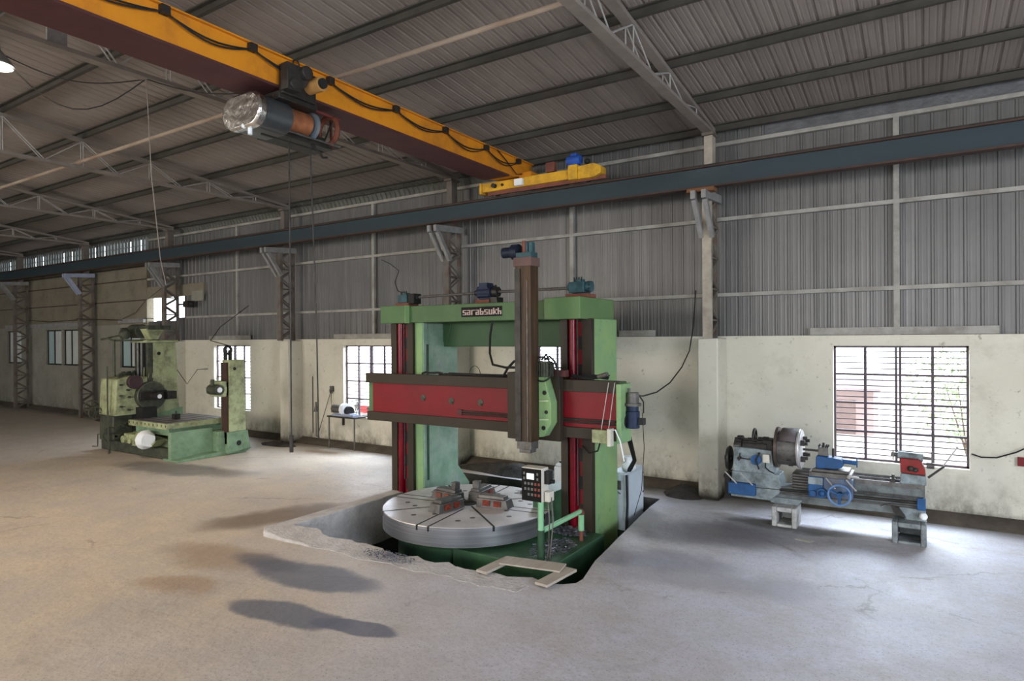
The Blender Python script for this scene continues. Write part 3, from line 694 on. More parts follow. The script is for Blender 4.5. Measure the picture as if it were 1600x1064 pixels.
# stadium-section silver end cover and its shell (axis along Y)
def stadium(cx, cz, w, r, n=10):
    P = []
    for i in range(n+1): a = PI/2+PI*i/n; P.append((cx-w/2+r*math.cos(a), cz+r*math.sin(a)))
    for i in range(n+1): a = -PI/2+PI*i/n; P.append((cx+w/2+r*math.cos(a), cz+r*math.sin(a)))
    return P
MB().prism(stadium(hx, 6.20, 0.36, 0.225), 'Y', 5.40, 5.84).build('motor_shell', GALV, t, 0.01)
MB().prism(stadium(hx, 6.20, 0.38, 0.235), 'Y', 5.28, 5.42).build('end_cover', SILVER, t, 0.03)
MB().cyl((hx+.12, 5.84, 6.25), (hx+.12, 6.28, 6.25), 0.165, 28).build('rope_drum', COPPER, t)
MB().cyl((hx+.12, 6.32, 6.25), (hx+.12, 6.37, 6.25), 0.205, 28).build('drum_flange', mat('blue_grey_flange', (0.13, 0.20, 0.27), 0.5, 0.2, (0.2, 0.2, 0.19), 6), t)
MB().ring((hx+.16, 6.66, 6.26), 'Y', 0.205, 0.040, 28, 8).build('end_ring', mat('rusty_orange_ring', (0.20, 0.06, 0.03), 0.6, 0.2, (0.08, 0.035, 0.025), 8), t)
MB().cyl((hx+.12, 6.37, 6.25), (hx+.12, 6.50, 6.25), 0.03, 10).bar((hx+.05, 6.66, 6.10), (hx+.27, 6.66, 6.42), 0.018).build('drum_axle', DARK, t)
MB().box(hx-.30, hx+.20, 5.75, 6.70, 5.98, 6.06).box(hx-.18, hx+.16, 5.98, 6.60, 6.02, 6.14).build('lower_tray', DARK, t, 0.01)
MB().bar((hx+.26, 5.60, 6.46), (hx+.28, 6.78, 6.44), 0.03).bar((hx-.25, 5.60, 6.46), (hx-.25, 6.78, 6.44), 0.03).build('upper_rail', mat('dull_red_rail', (0.15, 0.03, 0.028), 0.6), t)
MB().bar((hx+.26, 5.75, 6.03), (hx+.28, 6.78, 6.03), 0.022).bar((hx-.28, 5.75, 6.0), (hx-.28, 6.78, 6.0), 0.022).build('lower_rail', GREYM, t)
MB().bar((hx+.1, 6.76, 6.46), (hx+.12, 6.76, 6.02), 0.03).build('end_bracket', OXID, t)
MB().bar((hx-.25, 6.74, 6.46), (hx-.28, 6.74, 6.0), 0.03).build('end_bracket', OXID, t)
MB().box(hx-.20, hx+.22, 5.845, 5.885, 6.0, 6.46).build('side_plate', DARK, t)
MB().box(hx-.28, hx+.05, 6.28, 6.32, 6.0, 6.46).build('side_plate', DARK, t)
tr = MB().box(hx-.36, hx+.40, 5.60, 6.25, 6.40, 6.50).box(gx1+.03, gx1+.12, 5.62, 6.18, 6.46, 6.86).box(gx0-.12, gx0-.03, 5.62, 6.18, 6.46, 6.80)
tro = tr.build('trolley_frame', DARK, t, 0.01)
MB().cyl((gx1+.12, 5.80, 6.70), (gx1+.24, 5.80, 6.70), 0.15, 24).cyl((gx1+.24, 5.86, 6.76), (gx1+.34, 5.86, 6.76), 0.09, 20).box(gx1+.12, gx1+.26, 5.58, 5.80, 6.48, 6.84).cyl((gx1+.12, 5.68, 6.56), (gx1+.30, 5.68, 6.56), .07, 16).build('gear_case', mat('dark_gear_case', (0.05, 0.045, 0.04), 0.5, 0.3, (0.03, 0.028, 0.026), 6), t, 0.01)
MB().cyl((gx1+.12, 6.06, 6.66), (gx1+.38, 6.06, 6.66), 0.10, 20).build('trolley_motor', mat('buff_motor', (0.45, 0.24, 0.08), 0.5), t)
MB().cyl((gx1+.38, 6.06, 6.66), (gx1+.42, 6.06, 6.66), 0.07, 16).build('motor_fan_cover', BLACK, t)
MB().ring((gx1+.10, 5.85, 6.93), 'X', 0.05, 0.012, 16, 6).build('lifting_eye', DARK, t)
MB().cyl((gx1+.02, 5.70, 6.60), (gx1+.06, 5.70, 6.60), 0.07, 16).cyl((gx1+.02, 6.05, 6.60), (gx1+.06, 6.05, 6.60), 0.07, 16).build('trolley_wheel', DARK, t)
MB().tube([(hx+.15, 6.35, 5.98), (hx+.15, 6.5, 5.90), (hx+.15, 6.56, 5.84), (hx+.15, 6.64, 5.86)], 0.018, 6).bar((hx+.15, 5.5, 5.92), (hx+.15, 6.55, 5.92), 0.025).build('rope_guide', DARK, t)
MB().cyl((hx+.1, 5.36, 5.98), (hx+.1, 5.36, 5.88), 0.03, 10).ball((hx+.05, 5.30, 5.99), 0.035).build('cable_gland', PLASTIC, t)
MB().tube([(hx+.15, 5.95, 6.0), (hx+.152, 5.955, 4.0), (hx+.155, 5.95, 1.72)], 0.011, 6).build('hoist_rope', DARK, t)
MB().tube([(hx+.15, 6.32, 6.0), (hx+.16, 6.35, 5.0), (hx+.15, 6.42, 3.2), (hx+.15, 6.44, 1.62)], 0.011, 6).build('hoist_rope', DARK, t)
MB().cyl((hx+.155, 5.95, 1.74), (hx+.155, 5.95, 1.50), 0.028, 10).build('rope_end_weight', DARK, t)

# other hanging lines and roof cables
solo(MB().tube([(-9.83, 5.12, 7.07), (-9.82, 5.18, 5.6), (-9.81, 5.30, 4.35), (-9.80, 5.38, 3.95)], 0.0065, 6), 'hanging_cord', TRUSSM, 'thin pale cord hanging from the truss left of the hoist', 'cord', (-10.0, 5.3, 3.92))
def roof_cable(pts, label):
    solo(MB().tube(pts, 0.009, 5), 'slack_roof_cable', BLACK, label, 'cable', pts[len(pts)//2])
roof_cable([(-9.85+(-2.10*i/10), 5.12-1.08*i/10, 7.04+0.50*i/10-0.22*math.sin(PI*i/10)) for i in range(11)], 'upper slack cable sagging between trusses at upper left')
roof_cable([(-9.85+(-2.10*i/10), 5.12-1.08*i/10, 7.04+0.45*i/10-0.62*math.sin(PI*i/10)) for i in range(11)], 'lower, deeper sagging dark cable at upper left')
roof_cable([(-9.83+(2.0*i/8), 5.12+.42*i/8, 7.04-0.50*i/8-0.10*math.sin(PI*i/8)) for i in range(9)], 'dark supply cable running from the truss to the hoist')

# high-bay lamp at the left edge
t = thing('high_bay_lamp', (-11.95, 3.96, 7.34), 'glowing round high bay lamp at the upper left edge', 'lamp')
MB().lathe([(0.24, 0), (0.23, 0.03), (0.12, 0.18), (0.07, 0.24), (0.06, 0.36)], (-11.95, 3.96, 7.34), 'Z', 32).build('reflector', BRKT, t)
MB().cyl((-11.95, 3.96, 7.335), (-11.95, 3.96, 7.32), 0.22, 32).build('lamp_face', mat('lamp_glow', (1, 0.95, 0.85), 0.4, bump=0, emit=(1.0, 0.93, 0.80), estr=14), t)
MB().cyl((-11.95, 3.96, 7.68), (-11.95, 3.96, zroof(3.96)-.16), 0.015, 8).build('hanger', DARK, t)
d = bpy.data.lights.new('lamp_light', 'SPOT'); d.energy = 1500; d.color = (1.0, 0.82, 0.62); d.shadow_soft_size = 0.2; d.spot_size = 2.5; d.spot_blend = 0.6
o = bpy.data.objects.new('lamp_light', d); COL.objects.link(o); o.parent = t; o.location = (0, 0, -0.30)

# ================================================================== VERTICAL TURNING LATHE
t = thing('vertical_turning_lathe', (-6.7, 9.2, PIT_Z), 'huge green and red double-column vertical lathe standing in the floor pit', 'machine')
def vcol(xl, xr, right):
    g = MB()
    yf, yb = 9.50, 10.42
    if right:
        g.box(xl, xr, yf, yb, PIT_Z, 3.42)
    else:
        g.prism([(xl, yf), (xr-.30, yf), (xr-.22, yf-.02), (xr, yf-.02), (xr, yf+.10), (xr-.02, yf+.12), (xr-.02, yb+.15), (xl, yb+.15)], 'Z', PIT_Z, 3.42)
        g.prism([(yb+.1, .55), (yb+.55, .05), (yb+.55, PIT_Z), (yb+.1, PIT_Z)], 'X', xl+.1, xr-.03)
    c = g.build('column', LGREEN if right else TEAL, t, 0.012)
    return c
cl_ = vcol(-8.94, -8.17, False)
cr_ = vcol(-5.12, -4.55, True)
# slideways, screws and red webs of both columns
for c, a, b_, x1, x2, x3, x4 in ((cl_, -8.95, -8.80, -8.80, -8.53, -8.53, -8.38), (cr_, -5.12, -4.99, -4.99, -4.72, -4.72, -4.55)):
    MB().box(a, b_, 9.40, 9.52, -0.45, 3.42).build('slideway', BROWN, c, 0.004)
    MB().box(x3, x4, 9.40, 9.52, -0.45, 3.42).build('slideway', BROWN, c, 0.004)
    MB().box(x1, x2, 9.46, 9.51, -0.2, 3.42).build('red_web', RED, c)
    MB().cyl((x1+.085, 9.43, 0.02), (x1+.085, 9.43, 3.44), 0.062, 20).build('lead_screw', REDG, c)
    MB().box(x1+.165, x1+.172, 9.42, 9.46, 0.35, 3.42).build('edge_strip', GREYM, c)
    wb = MB()
    z = 0.15
    while z < 3.4:
        wb.box(x2-.085, x2-.012, 9.452, 9.462, z, z+.22); z += 0.46
    wb.build('web_slots', BLACK, c)
MB().prism([(-8.38, 9.47), (-8.19, 9.47), (-8.17, 9.55), (-8.38, 9.55)], 'Z', -0.5, 3.42).build('column_flange', LGREEN, cl_)
MB().box(-8.168, -8.160, 9.56, 9.62, 0.35, 3.0).build('column_recess', DGREEN, cl_)
# top beam and caps
tb = MB().box(-8.45, -5.2, 9.35, 10.2, 3.42, 3.74).build('top_beam', GREEN, t, 0.01)
MB().box(-9.06, -8.42, 9.22, 10.4, 3.41, 3.755).build('column_cap', GREEN, t, 0.012)
MB().box(-8.425, -8.415, 9.225, 9.35, 3.41, 3.755).build('cap_edge', LGREEN, t)
MB().box(-5.26, -4.60, 9.10, 10.42, 3.41, 3.765).build('column_cap', mat('cap_green', (0.095, 0.175, 0.070), 0.5, 0, (0.12, 0.20, 0.08), 1.2, grime=(0.10, 0.09, 0.05), gamt=0.5, gscale=4, glo=0.6, ghi=0.75), t, 0.012)
cb = MB().box(-8.17, -5.0, 10.10, 10.35, 2.95, 3.42)
cb.prism([(-8.17, 3.42), (-8.17, 3.05), (-8.08, 2.96), (-7.95, 3.42)], 'Y', 10.08, 10.12)
cb.build('cross_brace', mat('shaded_green', (0.048, 0.10, 0.045), 0.5, 0, (0.038, 0.082, 0.038), 2), t, 0.01)  # machine green darkened: shade behind the top beam put into the colour
# nameplate with its pixel-style lettering
np_ = MB().box(-7.14, -6.25, 9.338, 9.35, 3.50, 3.675).build('nameplate', PANELK, tb)
GL = {'s': ['111', '100', '111', '001', '111'], 'a': ['111', '001', '111', '101', '111'], 'r': ['111', '100', '100', '100', '100'],
      'b': ['100', '100', '111', '101', '111'], 'u': ['101', '101', '101', '101', '111'], 'k': ['100', '101', '110', '110', '101'], 'h': ['100', '100', '111', '101', '101']}
lt = MB(); x = -7.105; cw = 0.0265; pitch = 0.0933
for ch in 'sarabsukh':
    tall = ch in 'bkh'
    rows = GL[ch]; n = 5; ht = 0.120 if tall else 0.098
    for i, rw in enumerate(rows):
        for j, v in enumerate(rw):
            if v == '1':
                z1 = 3.528+ht*(n-i)/n; z0 = 3.528+ht*(n-i-1)/n
                q = 0.0 if True else 0
                gap = 0.004 if i in (1, 3) and rw == '111' else 0
                lt.box(x+j*cw, x+(j+1)*cw+.0005, 9.333, 9.339, z0+(0.0 if i % 2 else 0.004), z1-(0.0 if i % 2 else 0.004) if ch != 'x' else z1)
    x += pitch+0.003
lt.build('lettering', PINK, np_)
# gear units, motor and line shaft on top
def gearbox(xc, yc, z, m, s=1.0):
    g = MB().cbox((xc, yc, z+.15*s), (.24*s, .24*s, .16*s)).cyl((xc, yc, z+.22*s), (xc, yc, z+.27*s), .08*s, 14)
    g.cyl((xc+.12*s, yc, z+.16*s), (xc+.20*s, yc, z+.16*s), .08*s, 14).cyl((xc-.12*s, yc, z+.16*s), (xc-.17*s, yc, z+.16*s), .07*s, 14)
    gb = g.build('gear_unit', m, t, 0.01)
    MB().cbox((xc+.02, yc, z+.035), (.34*s, .30*s, .06)).build('base_plate', OXID, gb)
    b = MB()
    for k in range(4): b.cyl((xc-.07+.045*k, yc-.06, z+.23*s), (xc-.07+.045*k, yc-.06, z+.30*s), .012, 6)
    for k in range(3): b.ball((xc+.19*s, yc-.09, z+.10+.05*k), .018, 8)
    b.build('bolts', BLACK, gb)
gearbox(-8.74, 9.62, 3.755, TEALM); gearbox(-4.83, 9.55, 3.765, TEALM, 1.15)
MB().cbox((-8.52, 9.62, 3.90), (.16, .22, .20)).cyl((-8.46, 9.62, 3.92), (-8.40, 9.62, 3.92), .06, 12).build('coupling', BLACK, t, 0.01)
gm = MB().cyl((-6.92, 9.62, 3.95), (-6.62, 9.62, 3.95), .125, 24).cbox((-6.78, 9.62, 4.07), (.18, .2, .10))
for k in range(12):
    a = 2*PI*k/12; gm.bar((-6.9, 9.62+.13*math.cos(a), 3.95+.13*math.sin(a)), (-6.66, 9.62+.13*math.cos(a), 3.95+.13*math.sin(a)), .012, .02)
m_ = gm.build('drive_motor', NAVY, t)
MB().cbox((-6.78, 9.62, 3.78), (.30, .26, .07)).build('base_plate', OXID, m_)
MB().cyl((-7.02, 9.62, 3.95), (-6.92, 9.62, 3.95), .05, 12).cyl((-6.62, 9.62, 3.95), (-6.50, 9.62, 3.95), .09, 16).cbox((-6.55, 9.62, 3.80), (.16, .2, .10)).build('worm_housing', DARK, t)
MB().cyl((-8.40, 9.62, 3.93), (-7.02, 9.62, 3.95), .026, 10).build('line_shaft', GREYM, t)
MB().cyl((-6.50, 9.62, 3.95), (-5.04, 9.55, 3.94), .026, 10).build('line_shaft', GREYM, t)
MB().tube([(-6.45, 9.45, 4.05), (-6.35, 9.35, 3.90), (-6.30, 9.28, 3.78)], .018, 8).build('motor_cable', BLACK, t)
MB().tube([(-6.42, 9.30, 3.42), (-6.44, 9.25, 3.15), (-6.38, 9.15, 2.85), (-6.18, 8.95, 2.66), (-5.85, 8.85, 2.62), (-5.55, 8.8, 2.63)], .020, 8).build('hose', BLACK, t)

# cross rail
cr = MB().box(-9.22, -3.94, 9.05, 9.40, 1.55, 2.42).build('cross_rail', GREEN, t, 0.01)
MB().box(-9.23, -3.94, 8.98, 9.10, 2.26, 2.445).build('upper_slideway', BROWN, cr, 0.006)
MB().box(-9.20, -3.94, 8.98, 9.10, 1.53, 1.70).build('lower_slideway', BROWN, cr, 0.006)
MB().box(-9.09, -3.96, 9.035, 9.06, 1.70, 2.26).build('red_panel', RED, cr)
MB().box(-3.94, -3.86, 8.98, 9.38, 1.50, 2.40).build('end_plate', LGREEN, cr, 0.008)
for x, z in ((-7.80, 2.02), (-7.14, 1.99), (-6.50, 1.99)):
    MB().cyl((x, 9.036, z), (x, 9.026, z), .058, 18).ball((x+.02, 9.03, z-.03), .03, 8).build('access_hole', MILLD, cr)
MB().cyl((-6.92, 9.015, 1.82), (-3.96, 9.015, 1.82), .020, 10).build('feed_shaft', DARK, cr)
MB().cyl((-6.92, 9.015, 1.775), (-3.96, 9.015, 1.775), .014, 10).build('feed_shaft', DARK, cr)
MB().box(-6.98, -6.88, 8.99, 9.04, 1.755, 1.85).build('shaft_bearing', MAROON, cr)
# bundle of cables lying on the rail
for k in range(5):
    pts = [(-7.45+.1*k+i*.33, 9.06+.05*math.sin(i+k), 2.46+.012*(k % 3)) for i in range(6)]
    MB().tube(pts, .014, 6).build('rail_cable', BLACK, t)
MB().tube([(-7.9+.1*i, 9.12, 2.46+.03*abs(math.sin(i*1.3))) for i in range(6)], .02, 6).build('rail_cable', BLACK, t)
MB().tube([(-6.86+.12-.12*math.cos(a*PI/8), 9.2, 2.46+.16*math.sin(a*PI/8)) for a in range(9)], .006, 6).build('wire_loop', BLACK, t)
MB().tube([(-6.0, 9.0, 2.46), (-5.88, 8.95, 2.60), (-5.72, 8.9, 2.72), (-5.55, 8.85, 2.75)], .022, 8).build('hose', BLACK, t)
for k in range(4):
    MB().tube([(-4.75+i*.13, 9.05+.02*k, 2.47+.015*k+.01*math.sin(i*2+k)) for i in range(6)], .012, 6).build('rail_cable', BLACK, t)
MB().cyl((-4.25, 9.02, 2.50), (-4.08, 8.98, 2.55), .035, 12).build('lever_knob', GREYM, t)
# side motor at the right end
sm = MB().cyl((-3.77, 9.22, 1.98), (-3.77, 9.22, 2.08), .09, 20).cyl((-3.77, 9.22, 1.72), (-3.77, 9.22, 1.98), .105, 20).build('side_gearbox', NAVY, t, 0.006)
MB().cyl((-3.77, 9.22, 2.10), (-3.77, 9.22, 2.26), .095, 24).cyl((-3.77, 9.22, 2.06), (-3.77, 9.22, 2.10), .13, 24).cyl((-3.82, 9.2, 2.26), (-3.82, 9.2, 2.33), .02, 8).build('side_motor', GREYM, t)
MB().cyl((-3.90, 9.20, 1.82), (-3.84, 9.20, 1.82), .10, 20).cbox((-3.62, 9.22, 1.83), (.08, .1, .10)).build('side_coupling', BLACK, t)
MB().tube([(-3.70, 9.25, 2.25), (-3.62, 9.28, 2.12), (-3.62, 9.28, 1.95)], .012, 6).build('motor_cable', BLACK, t)
# little terminal box hung on the rail, with looped wires
tbx = MB().cbox((-4.16, 8.93, 1.60), (.28, .10, .20)).build('terminal_box', MILLG, t, 0.008)
MB().cbox((-4.00, 8.90, 1.60), (.055, .12, .26)).build('box_cover', CREAMB, tbx)
for xa, xb in ((-4.05, -4.16), (-3.95, -4.04)):
    MB().cyl((xa, 8.96, 2.42), (xb, 8.92, 1.70), .006, 6).build('wire', ROD, t)
MB().tube([(-4.02, 8.9, 1.70), (-3.92, 8.9, 1.72), (-3.85, 8.92, 1.55), (-3.80, 8.95, 1.25)], .010, 6).build('wire', PLASTIC, t)

# saddle, head and ram
sd_ = MB().box(-5.69, -4.84, 8.86, 8.98, 1.47, 2.52).prism([(-5.60, 2.50), (-4.92, 2.50), (-4.95, 2.60), (-5.2, 2.74), (-5.45, 2.66)], 'Y', 8.88, 8.96).build('saddle', BROWN, t, 0.008)
hd = MB().prism([(-5.30, 2.62), (-5.05, 2.62), (-4.89, 2.10), (-4.89, 1.78), (-5.03, 1.56), (-5.30, 1.52)], 'Y', 8.66, 8.86).build('head_housing', LGREEN, sd_, 0.008)
for z in (1.83, 2.12): MB().bar((-5.08, 8.64, z), (-4.92, 8.64, z+.01), .03, .02).build('rib', mat('pale_green_edge', (0.5, 0.62, 0.38), 0.5), sd_)
MB().cyl((-5.0, 8.65, 2.25), (-5.0, 8.665, 2.25), .035, 10).cyl((-4.97, 8.65, 1.95), (-4.97, 8.665, 1.95), .03, 10).cyl((-5.02, 8.65, 1.70), (-5.02, 8.665, 1.70), .035, 10).build('bolts', DARK, hd)
MB().box(-5.66, -5.36, 8.60, 8.86, 1.50, 2.56).build('clamp_plate', BROWN, sd_, 0.008)
for z in (1.75, 1.97, 2.2): MB().box(-5.665, -5.655, 8.64, 8.72, z, z+.05).build('bolts', BLACK, sd_)
rm = MB().box(-5.38, -5.10, 8.42, 8.66, 1.50, 4.34).build('ram', RAMM, t, 0.006)
MB().box(-5.17, -5.155, 8.408, 8.425, 1.5, 4.0).build('ram_edge', GREYM, rm)
MB().box(-5.38, -5.28, 8.40, 8.43, 1.5, 4.18).build('ram_strip', DARK, rm)
MB().box(-5.40, -5.08, 8.40, 8.68, 4.22, 4.36).build('ram_cap', mat('oxide_cap', (0.14, 0.085, 0.075), 0.7), rm, 0.006)
MB().box(-5.37, -5.11, 8.43, 8.65, 1.38, 1.51).box(-5.34, -5.14, 8.45, 8.63, 1.32, 1.38).build('tool_holder', GREYM, rm, 0.005)
MB().cyl((-5.68, 8.55, 4.47), (-5.46, 8.55, 4.47), .085, 20).cyl((-5.50, 8.55, 4.47), (-5.38, 8.55, 4.47), .12, 20).build('ram_motor', mat('dark_navy', (0.012, 0.018, 0.035), 0.5), rm)
MB().box(-5.38, -5.10, 8.44, 8.64, 4.36, 4.44).cyl((-5.25, 8.55, 4.44), (-5.25, 8.55, 4.60), .06, 14).box(-5.18, -5.12, 8.5, 8.6, 4.44, 4.60).build('ram_gear_unit', TEALM, rm, 0.006)
MB().cyl((-5.25, 8.48, 4.44), (-5.25, 8.48, 4.62), .03, 8).build('ram_bolt', OXID, rm)
# finned motor with hoses on top of the saddle
fm = MB().cyl((-5.02, 8.72, 2.50), (-5.02, 8.72, 2.74), .12, 24)
for k in range(18):
    a = 2*PI*k/18; fm.bar((-5.02+.13*math.cos(a), 8.72+.13*math.sin(a), 2.50), (-5.02+.13*math.cos(a), 8.72+.13*math.sin(a), 2.72), .012, .03)
fm.build('feed_motor', MILLD, sd_)
MB().ring((-5.03, 8.62, 2.62), 'Y', .19, .014, 28, 6).build('hose', BLACK, sd_)
MB().tube([(-5.02, 8.7, 2.76), (-4.92, 8.68, 2.82), (-4.84, 8.7, 2.74), (-4.80, 8.75, 2.55), (-4.82, 8.8, 2.3)], .018, 8).build('hose', BLACK, sd_)
MB().tube([(-5.1, 8.75, 2.76), (-5.0, 8.72, 2.85), (-4.95, 8.72, 2.76)], .016, 8).build('hose', BLACK, sd_)
MB().box(-4.95, -4.70, 8.80, 8.9, 2.50, 2.60).build('bracket_plate', mat('maroon_plate', (0.09, 0.03, 0.03), 0.6), sd_)

# base and turntable
bs = MB().box(-6.02, -4.36, 7.62, 9.45, PIT_Z, -0.06).box(-5.50, -5.12, 9.1, 9.9, -0.06, 0.58).build('bed', mat('bed_green', (0.05, 0.13, 0.065), 0.5, 0, (0.025, 0.065, 0.035), 1.5, grime=(0.02, 0.03, 0.02), gamt=0.6, gscale=1.6), t, 0.015)
MB().lathe([(1.18, PIT_Z), (1.18, -0.12), (1.05, -0.02)], (-6.555, 8.735, 0), 'Z', 48).build('pedestal', DGREEN, t)
tc_ = (-6.555, 8.735)
tt = MB().lathe([(1.30, -0.01), (1.425, 0.0), (1.435, 0.01), (1.435, 0.29), (1.425, 0.30), (0.16, 0.30), (0.155, 0.27), (0.02, 0.27)], (tc_[0], tc_[1], 0), 'Z', 96)
tbl = tt.build('turntable', STEEL, t)
tbl.data.materials.append(STEELR)
for p in tbl.data.polygons:
    if abs(p.normal.z) < 0.5: p.material_index = 1
def pol(r_, a, off=0.0, z=0.30):
    a = math.radians(a); return (tc_[0]+r_*math.cos(a)-off*math.sin(a), tc_[1]+r_*math.sin(a)+off*math.cos(a), z)
for k in range(4):
    for off in (-.10, .10):
        a = 8+90*k
        s_ = MB().bar(pol(.35, a, off, .297), pol(1.428, a, off, .297), .028, .010)
        e = pol(1.437, a, off, .28); s_.bar(pol(1.42, a, off, .262), pol(1.4365, a, off, .262), .030, .072)
        s_.build('table_slot', BLACK, tbl)
    a = -38+90*k
    s_ = MB().bar(pol(.2, a, 0, .297), pol(1.432, a, 0, .297), .034, .010).bar(pol(1.42, a, 0, .262), pol(1.4375, a, 0, .262), .036, .072)
    s_.build('table_slot', BLACK, tbl)
for k in range(4):
    for da, rr in ((-25, 1.08), (-12, .82), (20, 1.05), (33, 0.9)):
        p = pol(rr, 8+90*k+da); MB().cyl((p[0], p[1], .299), (p[0], p[1], .3015), .045, 16).build('table_hole', GREYM, tbl)
def jaw(a, post, red):
    """one stepped chuck jaw: carriage with screw windows, stepped top, upright clamping block"""
    j = MB()
    A = math.radians(a); ca, sa = math.cos(A), math.sin(A)
    def P(r_, o, z): return (tc_[0]+r_*ca-o*sa, tc_[1]+r_*sa+o*ca, z)
    def blk(r0, r1, o0, o1, z0, z1, ch=0.0):
        j.add([P(r0, o0, z0), P(r1, o0, z0), P(r1, o1, z0), P(r0, o1, z0), P(r0, o0+ch, z1), P(r1-ch*2, o0+ch, z1), P(r1-ch*2, o1-ch, z1), P(r0, o1-ch, z1)],
              [(3, 2, 1, 0), (4, 5, 6, 7), (0, 1, 5, 4), (1, 2, 6, 5), (2, 3, 7, 6), (3, 0, 4, 7)])
    blk(.22, .80, -.13, .13, .30, .44, 0.02); blk(.24, .72, -.09, .09, .44, .49, 0.01)
    if post: blk(.26, .36, -.06, .06, .49, .62)
    jo = j.build('chuck_jaw', JAW, tbl, 0.006)
    for r_ in (.34, .54):
        for o in (-.131, .131):
            p0, p1 = P(r_, o, .375), P(r_+.13, o, .375); MB().bar(p0, p1, .012, .09).build('jaw_window', JAWR if red else OXID, jo)
jaw(8, False, True); jaw(98, True, True); jaw(172, True, False); jaw(262, False, True)
MB().cyl((tc_[0], tc_[1], .302), (tc_[0], tc_[1], .31), .15, 24).build('centre_bore', BLACK, tbl)

# control arm and operator panel
MB().tube([(-4.53, 7.72, .85), (-4.53, 7.72, .42)], .042, 14).tube([(-4.53, 7.72, .40), (-4.53, 8.93, .40)], .038, 14).tube([(-4.53, 8.93, .40), (-4.53, 8.96, .36), (-4.53, 8.96, .10)], .046, 14).build('control_arm', mat('arm_green', (0.24, 0.50, 0.28), 0.45, 0, (0.2, 0.42, 0.24), 4), t)
MB().cyl((-4.53, 8.96, .10), (-4.53, 8.96, -.1), .03, 10).cyl((-4.53, 8.93, .41), (-4.53, 8.97, .36), .052, 12).ball((-4.53, 8.95, .395), .05, 10).build('arm_elbow', OXID, t)
MB().tube([(-4.53, 7.72, .42), (-4.53, 7.72, -.1)], .05, 12).build('arm_foot', DGREEN, t)
pn = MB().box(-4.78, -4.45, 7.62, 7.80, .83, 1.30).build('control_panel', CREAMB, t, 0.008)
MB().box(-4.775, -4.462, 7.612, 7.62, .835, 1.285).build('panel_face', PANELK, pn)
MB().box(-4.69, -4.575, 7.606, 7.612, 1.14, 1.22).build('screen', SCREEN, pn)
for i in range(5):
    for j in range(3):
        if (i, j) == (0, 0): continue
        MB().box(-4.73+i*.055, -4.70+i*.055, 7.605, 7.612, .91+j*.075, .945+j*.075).build('key', BUTTONR if i > 2 else BUTTON, pn)
for z in (1.13, 1.20):
    MB().box(-4.745, -4.72, 7.605, 7.612, z, z+.035).build('key', BUTTON, pn); MB().box(-4.53, -4.505, 7.605, 7.612, z, z+.035).build('key', BUTTON, pn)
MB().box(-4.44, -4.36, 7.66, 7.80, .84, .98).build('side_socket_box', CREAMB, pn, 0.008)
MB().box(-4.45, -4.37, 7.68, 7.78, 1.08, 1.26).cyl((-4.37, 7.73, 1.12), (-4.32, 7.73, 1.12), .03, 12).build('side_switch', BLACK, pn)
for x_, d_ in ((-4.36, 0), (-4.42, .05)):
    MB().tube([(x_, 7.72, .9), (x_+.05, 7.68, .6), (x_+.02, 7.66+d_, .2), (x_-.05, 7.7, -.3), (x_-.02, 7.7, -1.0)], .010, 6).build('panel_cable', GREYM, t)

# cables running down the right column into the cabinet
for k in range(3):
    MB().tube([(-4.0-.02*k, 9.2, 2.35), (-4.02+.03*k, 9.6, 1.5), (-4.12+.02*k, 10.1, 1.05), (-4.40+.03*k, 10.55, .80), (-4.44+.02*k, 10.62, .74)], .016, 7).build('trunk_cable', BLACK, t)
MB().tube([(-4.40, 10.46, .70), (-4.39, 10.46, 0.2), (-4.42, 10.44, -.6)], .022, 8).build('trunk_cable', BLACK, t)
MB().tube([(-4.20, 8.97, 1.5), (-4.35, 9.2, 1.32), (-4.55, 9.3, 1.25), (-4.70, 9.35, 1.35)], .012, 6).build('wire', BLACK, t)
MB().tube([(-3.64, 9.28, 1.95), (-3.66, 9.4, 1.4), (-4.1, 10.4, .5), (-4.28, 10.5, 0.0)], .006, 6).build('wire', BLACK, t)

# electrical cabinet
t = thing('electrical_cabinet', (-4.59, 10.9, PIT_Z), 'pale blue-grey electrical cabinet beside the right green column in the pit', 'cabinet')
MB().box(-4.74, -4.44, 10.52, 11.36, -.30, .72).build('cabinet_body', CABIN, t, 0.01)
MB().box(-4.73, -4.45, 10.505, 10.52, -.28, .70).build('cabinet_door', CABIN, t, 0.006)
MB().box(-4.60, -4.52, 10.49, 10.505, .42, .58).tube([(-4.62, 10.49, .34), (-4.58, 10.46, .40), (-4.53, 10.49, .35)], .008, 6).build('door_handle', GREYM, t)
MB().box(-4.43, -4.425, 10.62, 11.30, -.25, .68).build('side_panel', mat('side_panel_paint', (0.55, 0.62, 0.68), 0.4, 0.1, (0.48, 0.55, 0.62), 2), t)
b = MB()
for x_ in (-4.70, -4.48):
    for y_ in (10.56, 11.32): b.box(x_-.02, x_+.02, y_-.02, y_+.02, PIT_Z, -.3)
b.build('cabinet_legs', DARK, t)
b = MB()
for z in (-.1, .25, .6): b.cyl((-4.425, 11.28, z), (-4.415, 11.28, z), .018, 10)
b.build('side_bolts', BLACK, t)
bg_ = MB(); rr = random.Random(5)
bg_.lathe([(.09, 0), (.12, .04), (.11, .10), (.05, .15), (.06, .20), (.10, .25), (.03, .22)], (-4.50, 10.80, .72), 'Z', 14)
for v in bg_.v: v.x += rr.uniform(-.012, .012); v.y += rr.uniform(-.012, .012)
solo(bg_, 'plastic_bag', PLASTIC, 'crumpled white plastic bag standing on the electrical cabinet', 'bag', (-4.50, 10.80, .72))

